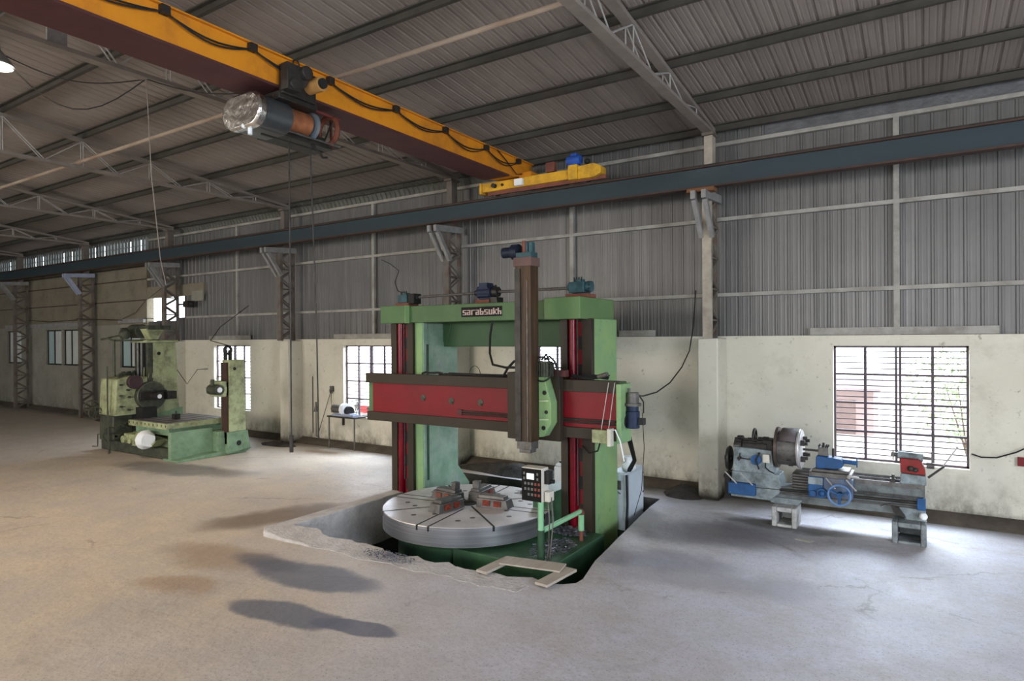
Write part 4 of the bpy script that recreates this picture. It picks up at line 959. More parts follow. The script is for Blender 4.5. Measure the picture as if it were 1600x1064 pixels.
# white can behind the right column
cn = thing('plastic_can', (-6.02, 11.05, .0), 'white plastic can on a dark box behind the turntable', 'can')
MB().box(-6.13, -5.92, 10.95, 11.15, .28, .60).prism([(-6.13, .60), (-5.92, .60), (-5.97, .66), (-6.08, .66)], 'Y', 10.97, 11.13).build('can_body', PLASTIC, cn, 0.03)
MB().cyl((-6.03, 11.05, .65), (-6.03, 11.05, .69), .025, 12).build('can_cap', BLACK, cn)
solo(MB().box(-6.30, -5.85, 10.85, 11.25, PIT_Z, .28), 'dark_box', DARK, 'dark oily box carrying the white can in the pit', 'box', (-6.07, 11.05, PIT_Z), bevel=0.01)

# swarf and debris (nobody could count the curls)
def swarf(name, cx, cy, cz, rx, ry, h, n, label, seed, m=SWARF, rad=.0035):
    rr = random.Random(seed); b = MB()
    for i in range(n):
        a, q = rr.uniform(0, 2*PI), math.sqrt(rr.random())
        x, y = cx+rx*q*math.cos(a), cy+ry*q*math.sin(a); z = cz+h*(1-q)*rr.random()
        r0 = rr.uniform(.012, .035); ph = rr.uniform(0, 6.3); d = Vector((rr.uniform(-1, 1), rr.uniform(-1, 1), rr.uniform(-.2, .5))).normalized()
        pts = [(x+r0*math.cos(ph+k*1.3)+d.x*k*.012, y+r0*math.sin(ph+k*1.3)+d.y*k*.012, z+.008*k*abs(d.z)+.004) for k in range(6)]
        b.tube(pts, rad, 3)
    o = b.build(name, m); o['kind'] = 'stuff'; tag(o, label, 'metal shavings'); return o
swarf('swarf', -5.95, 10.0, .31, .32, .35, .05, 260, 'curls of bright metal swarf heaped at the back of the turntable', 1)
swarf('swarf', -4.90, 9.22, -.052, .32, .18, .10, 360, 'curls of metal swarf on the bed beside the control arm', 2)
swarf('swarf', -4.72, 8.40, -.06, .28, .50, .05, 260, 'loose metal swarf strewn along the front of the bed', 4)
rr = random.Random(3); b = MB()
for i in range(420):
    a, q = rr.uniform(0, 2*PI), rr.random()**.7
    x, y = -6.35+.50*q*math.cos(a), 6.60+.17*q*math.sin(a); e = rr.uniform(.006, .016)
    c0 = Vector((x, y, .05+e*.4)); u = Vector((rr.uniform(-1, 1), rr.uniform(-1, 1), rr.uniform(-.4, .4))).normalized()*e; v = Vector((-u.y, u.x, 0)).normalized()*e*.7
    b.add([c0-u, c0+v, c0+u, c0-v, c0+Vector((0, 0, e))], [(0, 1, 4), (1, 2, 4), (2, 3, 4), (3, 0, 4), (3, 2, 1, 0)])
o = b.build('metal_chips', mat('blue_grey_chips', (0.16, 0.17, 0.21), 0.5, 0.2, (0.05, 0.05, 0.07), 30)); o['kind'] = 'stuff'; tag(o, 'blue-grey metal chips spilled on the crumbling front edge of the pit', 'metal chips')
def mound(name, cx, cy, rx, ry, h, label, seed, m=DEBRIS, cat='debris', base=0.0):
    rr = random.Random(seed); b = MB(); n = 26; k = 12; P = []
    from mathutils import noise as NZ
    for i in range(k+1):
        for j in range(n):
            a = 2*PI*j/n; q = i/k
            w = 1+.35*NZ.noise(Vector((math.cos(a)*1.3+seed, math.sin(a)*1.3, 0)))
            x, y = cx+rx*q*w*math.cos(a), cy+ry*q*w*math.sin(a)
            z = base+h*(math.cos(q*PI/2)**1.2)*(1+.5*NZ.noise(Vector((x*3, y*3, seed))))-(.01 if i == k else 0)
            P.append((x, y, z))
    F = [(i*n+j, i*n+(j+1) % n, (i+1)*n+(j+1) % n, (i+1)*n+j) for i in range(k) for j in range(n)]
    b.add(P, F); o = b.build(name, m); o['kind'] = 'stuff'; tag(o, label, cat); return o
mound('debris_heap', -7.8, 12.40, 1.7, .40, .24, 'long dark heap of oily debris along the wall behind the green machine', 11)
mound('debris_heap', -4.0, 12.35, .45, .32, .20, 'small dark heap of debris by the pilaster left of the blue lathe', 12)
mound('debris_heap', -16.1, 12.1, .7, .28, .10, 'low dark heap of dirt at the foot of the pilaster between the small windows', 13)
mound('dirt_heap', -26.0, 12.3, 1.6, .3, .16, 'low heap of brown dirt behind the boring mill by the far wall', 14, mat('brown_dirt', (0.09, 0.055, 0.045), 0.95, 0, (0.05, 0.035, 0.03), 3))

# planks across the pit corner
def plank(a, b_, w, th, z, label):
    o = MB().bar((a[0], a[1], z), (b_[0], b_[1], z), w, th)
    c = ((a[0]+b_[0])/2, (a[1]+b_[1])/2, z-th/2)
    return solo(o, 'wooden_plank', WOOD, label, 'plank', c, 'planks at the pit corner', 0.004)
plank((-4.86, 7.45), (-4.90, 6.80), .17, .035, .045, 'short plank at the left end of the pit-corner boards')
plank((-4.86, 7.26), (-4.02, 7.42), .30, .022, .075, 'wide flat board bridging the two short planks at the pit corner')
plank((-3.96, 7.52), (-4.02, 6.84), .19, .035, .045, 'short plank at the right end of the pit-corner boards, nearest the open hole')

# ================================================================== BLUE ENGINE LATHE
t = thing('engine_lathe', (-1.4, 11.5, 0.0), 'old pale blue engine lathe with bright blue saddle under the large barred window', 'lathe')
YF = 11.30
# headstock and its lower cabinet
MB().prism([(-2.80, .80), (-2.12, .80), (-2.14, .90), (-2.17, 1.20), (-2.78, 1.22)], 'Y', YF, YF+.42).build('headstock', LBLUE, t, 0.012)
MB().prism([(-2.84, .36), (-2.20, .36), (-2.05, .50), (-2.03, .68), (-2.06, .80), (-2.82, .80)], 'Y', YF+.02, YF+.46).build('head_base', LBLUE, t, 0.012)
MB().box(-2.86, -2.42, YF-.08, YF+.04, .42, .62).build('feed_box', BLUE, t, 0.01)
for x in (-2.90, -2.64): MB().cyl((x, YF-.12, .80), (x+.20, YF-.14, .62), .011, 8).build('gear_lever', ROD, t)
dl = MB().cyl((-2.41, YF, 1.03), (-2.41, YF-.04, 1.03), .085, 24).build('speed_dial', BLUE, t)
MB().bar((-2.41, YF-.05, 1.03), (-2.36, YF-.06, 1.14), .022).bar((-2.41, YF-.05, 1.03), (-2.36, YF-.05, .88), .022).ball((-2.355, YF-.06, 1.15), .022, 8).build('dial_handle', BLACK, dl)
MB().cyl((-2.68, YF, 1.04), (-2.68, YF-.08, 1.04), .03, 10).bar((-2.68, YF-.07, 1.0), (-2.66, YF-.07, 1.13), .02).bar((-2.68, YF-.04, 1.04), (-2.50, YF-.04, 1.03), .016).build('side_lever', DARK, t)
MB().box(-2.30, -2.19, YF-.06, YF, 1.0, 1.14).build('switch_box', CREAMB, t, 0.008)
MB().tube([(-2.26, YF-.03, 1.0), (-2.26, YF-.03, .92), (-2.20, YF-.02, .86), (-2.12, YF-.02, .83)], .010, 6).build('switch_cable', BLACK, t)
# open gear train on top
b = MB()
gx = [(-2.72, .16), (-2.62, .12), (-2.55, .13), (-2.46, .12), (-2.38, .155), (-2.30, .165), (-2.22, .15)]
for i, (x, r_) in enumerate(gx):
    w = .045
    b.cyl((x-w, YF+.22, 1.22), (x+w, YF+.22, 1.22), r_, 18)
    for k in range(18):
        a = 2*PI*k/18; b.bar((x-w, YF+.22+r_*math.cos(a), 1.22+r_*math.sin(a)), (x+w, YF+.22+r_*math.cos(a), 1.22+r_*math.sin(a)), .014, .02)
b.build('top_gears', DARK, t)
MB().prism([(YF+.05, 1.20), (YF+.05, 1.24), (YF+.16, 1.36), (YF+.32, 1.34), (YF+.40, 1.20)], 'X', -2.80, -2.70).build('end_guard', GREYM, t)
MB().ring((-2.50, YF+.30, 1.38), 'X', .12, .022, 28, 8).cyl((-2.52, YF+.30, 1.38), (-2.48, YF+.30, 1.38), .03, 12).bar((-2.50, YF+.30, 1.27), (-2.50, YF+.30, 1.49), .02).build('pulley_wheel', DARK, t)
MB().box(-2.34, -2.16, YF+.08, YF+.34, 1.26, 1.37).build('bearing_cap', DARK, t, 0.02)
# gears hanging on the end
MB().cyl((-2.93, YF+.20, .98), (-2.88, YF+.20, .98), .20, 26).cyl((-2.98, YF+.20, .98), (-2.85, YF+.20, .98), .05, 12).ring((-2.90, YF+.2, .98), 'X', .20, .018, 26, 6).build('end_gear', DARK, t)
MB().box(-2.96, -2.86, YF+.08, YF+.40, .30, .74).cyl((-3.0, YF+.2, .66), (-2.86, YF+.2, .66), .04, 10).build('gear_quadrant', BLACK, t, 0.01)
MB().box(-2.83, -2.77, YF+.30, YF+.46, .80, 1.30).build('end_plate', DARK, t)
# big chuck / face plate with half-open cover
MB().cyl((-2.12, YF+.21, 1.24), (-2.08, YF+.21, 1.24), .34, 40).build('back_plate', mat('back_plate_brown', (0.11, 0.085, 0.07), 0.5, 0.5, (0.07, 0.055, 0.045), 5), t)
MB().cyl((-2.08, YF+.21, 1.24), (-1.78, YF+.21, 1.24), .285, 40).build('chuck_body', GREYM, t)
MB().cyl((-1.78, YF+.21, 1.24), (-1.73, YF+.21, 1.24), .315, 44).ring((-1.755, YF+.21, 1.24), 'X', .315, .012, 44, 6).build('face_plate', STEEL, t)
cvr = MB(); P = []; n = 3
for i in range(n+1):
    a = math.radians(75+78*i/n); yy, zz = YF+.21+.335*math.cos(a), 1.24+.335*math.sin(a)
    P += [(-2.03, yy, zz), (-1.79, yy, zz)]
cvr.add(P, [(2*i, 2*i+1, 2*i+3, 2*i+2) for i in range(n)])
co = cvr.build('chuck_cover', mat('brown_grey_cover', (0.105, 0.088, 0.09), 0.7, 0.0, (0.085, 0.07, 0.073), 3), t); sd = co.modifiers.new('thick', 'SOLIDIFY'); sd.thickness = .012
b = MB()
for k in range(4):
    a = math.radians(50+90*k); b.cbox((-1.70, YF+.21+.19*math.cos(a), 1.24+.19*math.sin(a)), (.07, .07, .09)).cbox((-1.65, YF+.21+.17*math.cos(a), 1.24+.17*math.sin(a)), (.05, .05, .05))
b.build('chuck_jaws', DARK, t)
for a in (100, 150, 215, 260):
    A = math.radians(a); MB().bar((-1.93, YF+.21+.285*math.cos(A), 1.24+.285*math.sin(A)), (-1.86, YF+.21+.285*math.cos(A), 1.24+.285*math.sin(A)), .06, .02).build('chuck_window', BLACK, t)
# bed: low gap section, raised ways on the right
MB().prism([(-2.82, .36), (-1.20, .36), (-.02, .39), (-.02, .86), (-1.75, .86), (-1.78, .62), (-2.1, .60), (-2.5, .60), (-2.82, .60)], 'Y', YF+.10, YF+.42).build('bed', mat('bed_worn_blue', (0.19, 0.22, 0.225), 0.5, 0.1, (0.11, 0.125, 0.125), 4, grime=(0.06, 0.06, 0.06), gamt=0.75, gscale=3, glo=0.42, ghi=0.62), t, 0.01)
MB().box(-1.78, -.02, YF+.06, YF+.44, .80, .865).prism([(YF+.10, .865), (YF+.14, .90), (YF+.18, .865)], 'X', -1.75, -.02).prism([(YF+.34, .865), (YF+.38, .90), (YF+.42, .865)], 'X', -1.75, -.02).build('bed_ways', GREYM, t)
MB().box(-1.85, -1.60, YF+.0, YF+.40, .62, .87).build('gap_bridge', DARK, t, 0.01)
b = MB()
for k in range(5): b.box(-1.86, -1.59, YF-.006, YF, .65+k*.045, .665+k*.045)
b.build('bridge_ribs', GREYM, t)
MB().cyl((-2.42, YF+.04, .555), (-.08, YF+.04, .60), .022, 10).build('lead_screw', DARK, t)
b = MB(); 
for k in range(44):
    x = -1.0+k*.021; b.cyl((x, YF+.02, .665), (x+.010, YF+.02, .665), .026, 8)
b.build('rack', GREYM, t)
MB().cyl((-2.42, YF+.04, .50), (-.08, YF+.04, .53), .016, 8).build('feed_rod', GREYM, t)
MB().box(-.12, -.01, YF-.02, YF+.08, .50, .68).build('end_bearing', BLUE, t, 0.008)
MB().ball((-.04, YF-.03, .42), .055, 14).build('end_lamp', PLASTIC, t)
# carriage: apron, cross slide, compound slide, tool post
MB().box(-1.60, -.98, YF-.06, YF+.46, .84, .93).build('saddle', GREYM, t, 0.01)
MB().box(-1.60, -1.38, YF-.10, YF+.06, .53, .86).build('apron', BLUE, t, 0.012)
MB().box(-1.38, -.96, YF-.08, YF+.06, .55, .86).build('apron', mat('apron_worn', (0.07, 0.13, 0.25), 0.5, 0.1, (0.12, 0.12, 0.12), 6), t, 0.012)
MB().box(-1.595, -1.385, YF-.104, YF-.098, .74, .85).build('apron_plate', LBLUE, t)
MB().cyl((-1.39, YF-.08, .62), (-1.39, YF-.16, .62), .075, 20).ball((-1.39, YF-.16, .62), .05, 12).cyl((-1.52, YF-.10, .60), (-1.52, YF-.14, .60), .045, 16).build('apron_knob', BLUE, t)
hw = MB().ring((-1.14, YF-.20, .63), 'Y', .155, .018, 36, 8).build('handwheel', mat('light_blue_rim', (0.12, 0.22, 0.42), 0.35), t)
b = MB().cyl((-1.14, YF-.06, .63), (-1.14, YF-.22, .63), .035, 14)
for k in range(3):
    a = math.radians(-90+120*k); b.bar((-1.14, YF-.20, .63), (-1.14+.15*math.cos(a), YF-.20, .63+.15*math.sin(a)), .045, .02)
b.cyl((-1.14+.12, YF-.20, .68), (-1.14+.12, YF-.28, .68), .014, 8)
b.build('wheel_spokes', BLUE, hw)
for x in (-1.34, -1.05): MB().cyl((x, YF-.10, .86), (x+.13, YF-.14, .72), .012, 8).ball((x+.13, YF-.14, .72), .018, 8).build('apron_lever', ROD, t)
MB().ball((-1.02, YF-.06, .90), .035, 12).cyl((-1.02, YF-.08, .92), (-.88, YF-.06, .90), .02, 8).build('cross_feed_handle', ROD, t)
MB().box(-1.55, -1.02, YF-.02, YF+.40, .93, .975).build('cross_slide', GREYM, t, 0.01)
MB().prism([(-1.50, .985), (-1.22, .985), (-1.12, 1.02), (-1.10, 1.08), (-1.14, 1.15), (-1.48, 1.18), (-1.50, 1.16)], 'Y', YF+.02, YF+.26).build('compound_slide', BLUE, t, 0.012)
MB().cyl((-1.12, YF+.12, 1.11), (-.92, YF+.12, 1.10), .035, 14).bar((-.92, YF+.12, 1.03), (-.92, YF+.12, 1.19), .018).build('compound_screw', BLUE, t)
MB().cyl((-1.48, YF+.14, 0.975), (-1.40, YF+.14, 1.0), .10, 20).build('swivel_base', BLUE, t)
tp_ = MB().box(-1.47, -1.32, YF+.06, YF+.22, 1.18, 1.31).build('tool_post', GREYM, t, 0.006)
for x in (-1.46, -1.41, -1.36, -1.33):
    for y in (YF+.08, YF+.20): MB().cyl((x, y, 1.31), (x, y, 1.35), .011, 8).build('clamp_screw', DARK, tp_)
MB().cyl((-1.40, YF+.14, 1.31), (-1.40, YF+.14, 1.38), .018, 8).build('clamp_handle', DARK, tp_)
MB().cyl((-1.26, YF+.14, 1.16), (-1.26, YF+.14, 1.30), .016, 8).build('upright_pin', DARK, tp_)
MB().bar((-1.70, YF+.10, 1.255), (-1.44, YF+.10, 1.25), .03, .035).build('boring_bar', DARK, tp_)
# tailstock
ts = MB().prism([(-.34, .865), (.0, .865), (-.01, 1.0), (-.33, 1.02)], 'Y', YF+.04, YF+.36).build('tailstock_base', LBLUE, t, 0.01)
MB().prism([(-.33, 1.02), (-.01, 1.01), (-.02, 1.10), (-.06, 1.20), (-.10, 1.24), (-.34, 1.24)], 'Y', YF+.08, YF+.32).build('tailstock_body', mat('tailstock_red', (0.25, 0.022, 0.018), 0.45, 0, (0.17, 0.018, 0.016), 4, grime=(0.05, 0.03, 0.03), gamt=0.4, gscale=8), t, 0.01)
MB().cyl((-.37, YF+.20, 1.275), (-.04, YF+.20, 1.255), .06, 20).build('quill_barrel', LBLUE, t)
MB().cyl((-.46, YF+.20, 1.28), (-.37, YF+.20, 1.275), .03, 12).bar((-.43, YF+.14, 1.20), (-.43, YF+.14, 1.35), .02).build('quill', GREYM, t)
MB().cyl((-.04, YF+.20, 1.255), (.06, YF+.20, 1.25), .025, 10).bar((.07, YF+.20, 1.14), (.07, YF+.20, 1.36), .018).cyl((.0, YF+.16, 1.15), (.10, YF+.16, 1.15), .045, 12).build('quill_screw', GREYM, t)
MB().box(-.24, -.10, YF+.07, YF+.08, 1.07, 1.12).ball((-.20, YF+.06, 1.10), .045, 10).ball((-.14, YF+.06, 1.08), .035, 10).build('dirty_clamp', DARK, t)
MB().bar((.02, YF+.10, .98), (.22, YF+.10, 1.17), .030).build('clamp_lever', DARK, t)
MB().cyl((.20, YF+.10, 1.16), (.38, YF+.10, 1.46), .010, 8).ball((.38, YF+.10, 1.46), .02, 8).build('long_lever', ROD, t)
MB().cyl((-.43, YF+.1, .865), (-.43, YF+.1, .98), .02, 8).box(-.47, -.40, YF+.06, YF+.14, .865, .92).build('bed_stop', DARK, t)
# chip of legs standing on the hollow blocks
MB().prism([(-.36, .50), (-.02, .50), (.0, .322), (-.28, .322), (-.30, .40)], 'Y', YF+.06, YF+.36).build('bed_foot', LBLUE, t, 0.008)
MB().prism([(-2.30, .42), (-1.70, .42), (-1.78, .322), (-2.18, .322)], 'Y', YF+.06, YF+.36).build('bed_foot', LBLUE, t, 0.008)
MB().prism([(-.46, .52), (-.36, .50), (-.28, .40), (-.26, .345), (-.42, .42)], 'Y', YF+.0, YF+.03).bar((-.60, YF-.02, .50), (-.46, YF, .56), .02, .008).build('torn_chip_guard', DARK, t)
def hollow(x0, x1, y0, y1, z1, label, m):
    b = MB(); w = .075
    b.box(x0, x0+w, y0, y1, 0, z1).box(x1-w, x1, y0, y1, 0, z1).box(x0+w, x1-w, y0, y1, z1-w, z1).box(x0+w, x1-w, y0, y1, 0, .045)
    b.box(x0+w, x1-w, y1-.03, y1, .045, z1-w)
    return solo(b, 'hollow_cast_block', m, label, 'block', ((x0+x1)/2, (y0+y1)/2, 0), 'hollow blocks under the blue lathe', 0.014)
hollow(-2.14, -1.76, 11.12, 11.60, .32, 'pale hollow cast block under the headstock end of the blue lathe', mat('block_pale', (0.44, 0.44, 0.42), 0.8, 0, (0.34, 0.34, 0.33), 5, grime=(0.12, 0.12, 0.13), gamt=0.6, gscale=5))
hollow(-.44, .0, 11.14, 11.62, .32, 'grey-blue hollow cast block under the tailstock end of the blue lathe', mat('block_greyblue', (0.23, 0.26, 0.27), 0.7, 0.1, (0.16, 0.18, 0.18), 5, grime=(0.06, 0.06, 0.07), gamt=0.6, gscale=5))
solo(MB().prism([(-1.70, 10.56), (-1.48, 10.50), (-1.44, 10.60), (-1.66, 10.64)], 'Z', 0.002, 0.006), 'paper_scrap', CREAMB, 'small pale scrap of paper on the floor in front of the blue lathe', 'paper', (-1.58, 10.58, 0.002))
solo(MB().box(.12, .16, 12.86, D-.002, 0, 0.02).box(1.22, 1.40, 12.90, D-.002, 1.02, 1.16), 'red_wall_switch', mat('switch_red', (0.15, 0.012, 0.014), 0.5), 'dark red switch on the wall at the right edge of the view', 'switch', (1.3, 12.93, 1.02))

# ================================================================== HORIZONTAL BORING MILL
t = thing('horizontal_boring_mill', (-18.0, 10.0, 0.0), 'old pale green horizontal boring mill with round dark spindle head and tail column', 'machine')
MB().box(-20.0, -16.30, 9.05, 10.75, 0, .30).build('machine_base', MILLD, t, 0.03)
MB().prism([(-18.6, .30), (-16.30, .30), (-16.30, .45), (-17.0, .55), (-18.4, .62)], 'Y', 9.15, 10.6).build('bed_body', mat('oily_green', (0.15, 0.19, 0.11), 0.5, 0, (0.08, 0.09, 0.055), 4, grime=(0.03, 0.035, 0.03), gamt=0.7, gscale=3), t, 0.02)
MB().box(-16.34, -16.20, 8.98, 10.12, .05, .75).build('cross_slide_cover', MILLG2, t, 0.012)
MB().prism([(8.98, .0), (10.9, .0), (11.1, .10), (10.9, .16), (8.98, .05)], 'X', -16.6, -15.9).build('floor_flange', MILLG2, t, 0.01)
# work table
tb_ = MB().box(-18.35, -16.45, 9.00, 10.75, .80, .95).build('work_table', MILLG, t, 0.01)
MB().box(-18.30, -16.50, 9.05, 10.70, .95, .956).build('table_top_steel', mat('table_top', (0.20, 0.17, 0.16), 0.5, 0.4, (0.13, 0.11, 0.10), 4), tb_)
b = MB()
for k in range(7): b.box(-18.31, -16.47, 9.16+.24*k, 9.19+.24*k, .953, .960)
for k in range(10): b.box(-18.3+.2*k, -18.27+.2*k, 8.995, 9.0, .86, .92)
b.build('table_grooves', BLACK, tb_)
MB().box(-18.2, -16.55, 9.12, 10.6, .62, .80).build('table_saddle', MILLG2, t, 0.012)
MB().box(-17.35, -17.2, 9.65, 9.8, .956, 1.10).cyl((-17.27, 9.72, 1.1), (-17.27, 9.72, 1.18), .02, 8).build('clamp_block', DARK, t)
# motor wrapped in plastic at the front
MB().cyl((-17.5, 8.92, .52), (-17.12, 8.82, .52), .20, 20, .24).build('front_motor', MILLG, t)
pw = MB().cyl((-17.12, 8.82, .52), (-16.90, 8.78, .52), .245, 16, .17); rr = random.Random(8)
for v in pw.v: v.x += rr.uniform(-.02, .02); v.z += rr.uniform(-.02, .02)
pw.build('plastic_wrap', PLASTIC, t)
MB().box(-18.3, -17.4, 8.85, 9.2, .34, .60).cyl((-18.2, 8.86, .45), (-18.2, 8.76, .45), .10, 14).cyl((-17.9, 8.86, .42), (-17.9, 8.78, .42), .07, 14).build('feed_gearbox', MILLG, t, 0.02)
MB().prism([(-17.9, .30), (-16.9, .34), (-16.6, .55), (-16.9, .42), (-17.7, .40)], 'Y', 8.85, 9.1).build('drip_tray', MILLG, t)
# head column (broad pale face to the right, dark guides towards the hall)
hc = MB().prism([(9.74, 0.30), (10.60, 0.30), (10.52, 1.2), (10.42, 3.05), (9.74, 3.05)], 'X', -19.2, -18.5).build('head_column', MILLG, t, 0.02)
MB().prism([(9.76, 0.30), (10.62, 0.30), (10.60, 1.15), (9.76, 1.0)], 'X', -18.505, -18.48).build('column_foot_panel', MILLG2, hc)
MB().cyl((-18.49, 9.92, 2.74), (-18.478, 9.92, 2.74), .05, 14).build('face_hole', BLACK, hc)
MB().box(-18.62, -18.50, 9.62, 9.76, .5, 3.05).box(-19.22, -19.12, 9.62, 9.76, .5, 3.05).build('column_guide', MILLD, hc)
MB().box(-19.12, -18.64, 9.70, 9.745, .5, 3.05).build('guide_recess', BLACK, hc)
for x in (-18.80, -19.0): MB().cyl((x, 9.60, .5), (x, 9.60, 3.12), .035, 10).build('elevating_screw', GREYM, hc)
MB().box(-19.3, -18.44, 9.56, 10.46, 3.05, 3.12).build('column_top_plate', MILLG, hc, 0.01)
MB().cyl((-19.35, 9.65, 3.38), (-18.85, 9.65, 3.38), .20, 22).box(-18.95, -18.35, 9.55, 10.2, 3.42, 3.54).cyl((-18.8, 9.95, 3.12), (-18.8, 9.95, 3.45), .13, 16).build('head_motor', MILLD, t, 0.01)
MB().add([(-18.36, 9.50, 3.44), (-18.36, 10.00, 3.44), (-18.36, 9.84, 3.14), (-18.36, 9.66, 3.14), (-18.7, 9.50, 3.44), (-18.7, 10.00, 3.44), (-18.7, 9.84, 3.14), (-18.7, 9.66, 3.14)],
         [(0, 1, 2, 3), (7, 6, 5, 4), (0, 4, 5, 1), (1, 5, 6, 2), (2, 6, 7, 3), (3, 7, 4, 0)]).build('tapered_bracket', MILLG, t, 0.01)
MB().ball((-19.0, 9.25, 3.30), .16, 14).cyl((-19.4, 9.0, 3.2), (-19.0, 9.2, 3.28), .02, 8).build('pulley', MILLD, t)
# headstock carrying the facing head
hs_ = MB().prism([(8.75, 1.05), (9.95, 1.05), (10.0, 1.5), (9.95, 2.05), (9.2, 2.14), (8.8, 2.05)], 'X', -19.45, -18.55).build('headstock', MILLG, t, 0.03)
MB().cyl((-18.56, 9.66, 1.55), (-18.36, 9.66, 1.55), .40, 44).build('facing_head', MILLD, hs_)
MB().ring((-18.37, 9.66, 1.55), 'X', .39, .018, 44, 6).build('head_rim', GREYM, hs_)
MB().box(-18.37, -18.30, 9.30, 10.05, 1.44, 1.66).box(-18.31, -18.28, 9.32, 10.04, 1.66, 1.70).build('facing_slide', DARK, hs_, 0.01)
MB().cyl((-18.36, 9.66, 1.55), (-17.98, 9.66, 1.55), .11, 24).build('spindle_nose', DARK, hs_)
MB().cyl((-17.99, 9.66, 1.55), (-17.975, 9.66, 1.55), .06, 18).build('spindle_bore', PLASTIC, hs_)
MB().box(-18.34, -18.10, 9.95, 10.22, 1.44, 1.66).build('tool_slide', DARK, hs_, 0.01)
MB().cyl((-18.56, 9.24, 1.96), (-18.42, 9.24, 1.96), .19, 28).ring((-18.42, 9.24, 1.96), 'X', .175, .02, 28, 6).build('dial_housing', mat('purple_brown_dial', (0.06, 0.035, 0.04), 0.5), hs_)
b = MB()
for (y, z) in ((8.9, 1.9), (8.9, 1.6), (9.08, 1.75), (9.12, 1.55), (8.9, 1.3), (9.1, 1.2)):
    b.cyl((-18.56, y, z), (-18.46, y, z), .03, 10).bar((-18.46, y-.08, z), (-18.46, y+.08, z), .02)
b.build('gear_levers', MILLD, hs_)
b = MB()
for k in range(9): b.cbox((-18.8-.06*k, 9.0+.08*k, 2.14+.03*(k % 3)), (.10, .07, .10))
b.build('top_fittings', MILLD, hs_)
for k in range(4): MB().bar((-18.5, 9.5+.12*k, 2.05), (-18.52, 9.52+.12*k+.04*(k % 2), 2.36), .018).build('top_lever', MILLG, hs_)
MB().prism([(8.78, .35), (9.75, .35), (9.7, 1.05), (8.8, 1.05)], 'X', -19.5, -18.75).build('lower_gear_case', MILLD, t, 0.03)
MB().box(-18.75, -18.2, 9.3, 9.7, .3, 1.25).build('slide_guard', BLACK, t)
b = MB()
for k in range(7): b.cyl((-18.74, 8.9+.11*k, .72+.04*(k % 3)), (-18.66, 8.9+.11*k, .72+.04*(k % 3)), .04, 10)
b.build('control_bosses', MILLD, t)
# operator wheels, rods and crank at the left
MB().ring((-19.55, 8.62, 1.25), 'X', .20, .015, 24, 6).ring((-19.3, 8.6, 1.12), 'X', .17, .014, 24, 6).build('hand_wheel', MILLD, t)
b = MB()
for k in range(4):
    a = PI*k/4; b.bar((-19.55, 8.62-.2*math.cos(a), 1.25-.2*math.sin(a)), (-19.55, 8.62+.2*math.cos(a), 1.25+.2*math.sin(a)), .014)
    b.bar((-19.3, 8.6-.17*math.cos(a), 1.12-.17*math.sin(a)), (-19.3, 8.6+.17*math.cos(a), 1.12+.17*math.sin(a)), .014)
b.cyl((-19.55, 8.62, 1.25), (-19.3, 9.0, 1.25), .02, 8).build('wheel_spokes', MILLD, t)
MB().ring((-18.75, 8.72, .55), 'X', .19, .017, 24, 6).cyl((-18.75, 8.72, .55), (-18.75, 9.0, .55), .03, 8).bar((-18.75, 8.55, .55), (-18.75, 8.9, .55), .02).bar((-18.75, 8.72, .38), (-18.75, 8.72, .72), .02).build('hand_wheel', MILLD, t)
MB().cyl((-18.8, 8.68, 1.0), (-18.8, 8.68, 2.42), .022, 8).cyl((-18.72, 8.66, .02), (-18.72, 8.66, 1.2), .014, 8).build('upright_rod', MILLD, t)
MB().cyl((-19.2, 9.05, 2.0), (-19.2, 9.05, 3.10), .035, 10).tube([(-19.2, 9.05, 3.1), (-19.3, 8.95, 3.18), (-19.5, 8.85, 3.15)], .03, 8).cyl((-19.3, 9.05, 3.12), (-18.6, 9.6, 3.12), .025, 8).build('counter_shaft', MILLD, t)
MB().tube([(-19.2, 8.85, .50), (-19.62, 8.8, .48), (-19.64, 8.8, .14), (-19.90, 8.78, .12)], .016, 7).build('crank_handle', MILLD, t)
MB().box(-19.4, -18.6, 8.75, 9.1, .40, .56).cyl((-19.3, 8.8, .5), (-18.6, 8.8, .5), .04, 10).cyl((-18.85, 8.75, .02), (-18.85, 8.75, .45), .02, 8).build('crank_bracket', MILLD, t, 0.01)
# tail column
tc2 = MB().prism([(10.36, .62), (10.86, .62), (10.82, 2.57), (10.36, 2.57)], 'X', -16.12, -15.80).build('tail_column', MILLG, t, 0.015)
MB().prism([(10.30, .04), (10.98, .12), (10.90, .62), (10.30, .62)], 'X', -16.3, -15.78).build('tail_foot', MILLG2, t, 0.012)
MB().box(-16.08, -15.84, 10.30, 10.37, .30, 2.50).build('tail_guide', mat('brown_guide', (0.055, 0.03, 0.022), 0.6, 0.0, (0.035, 0.022, 0.018), 4), tc2)
MB().box(-16.2, -16.1, 10.36, 10.8, .62, 2.50).build('tail_side_rib', MILLG2, tc2, 0.02)
MB().cyl((-15.81, 10.52, 2.33), (-15.79, 10.52, 2.33), .045, 14).build('face_hole', BLACK, tc2)
MB().cyl((-15.79, 10.62, .30), (-15.77, 10.62, .30), .07, 16).build('foot_hole', BLACK, t)
MB().box(-16.35, -15.82, 10.02, 10.32, 1.66, 1.86).box(-16.4, -15.84, 10.15, 10.5, 1.58, 2.0).build('tail_bearing', MILLG, t, 0.03)
MB().cyl((-16.2, 10.08, 1.78), (-15.80, 10.08, 1.78), .14, 20).cyl((-16.0, 10.0, 1.9), (-16.0, 10.0, 2.06), .05, 10).build('bearing_block', MILLD, t)
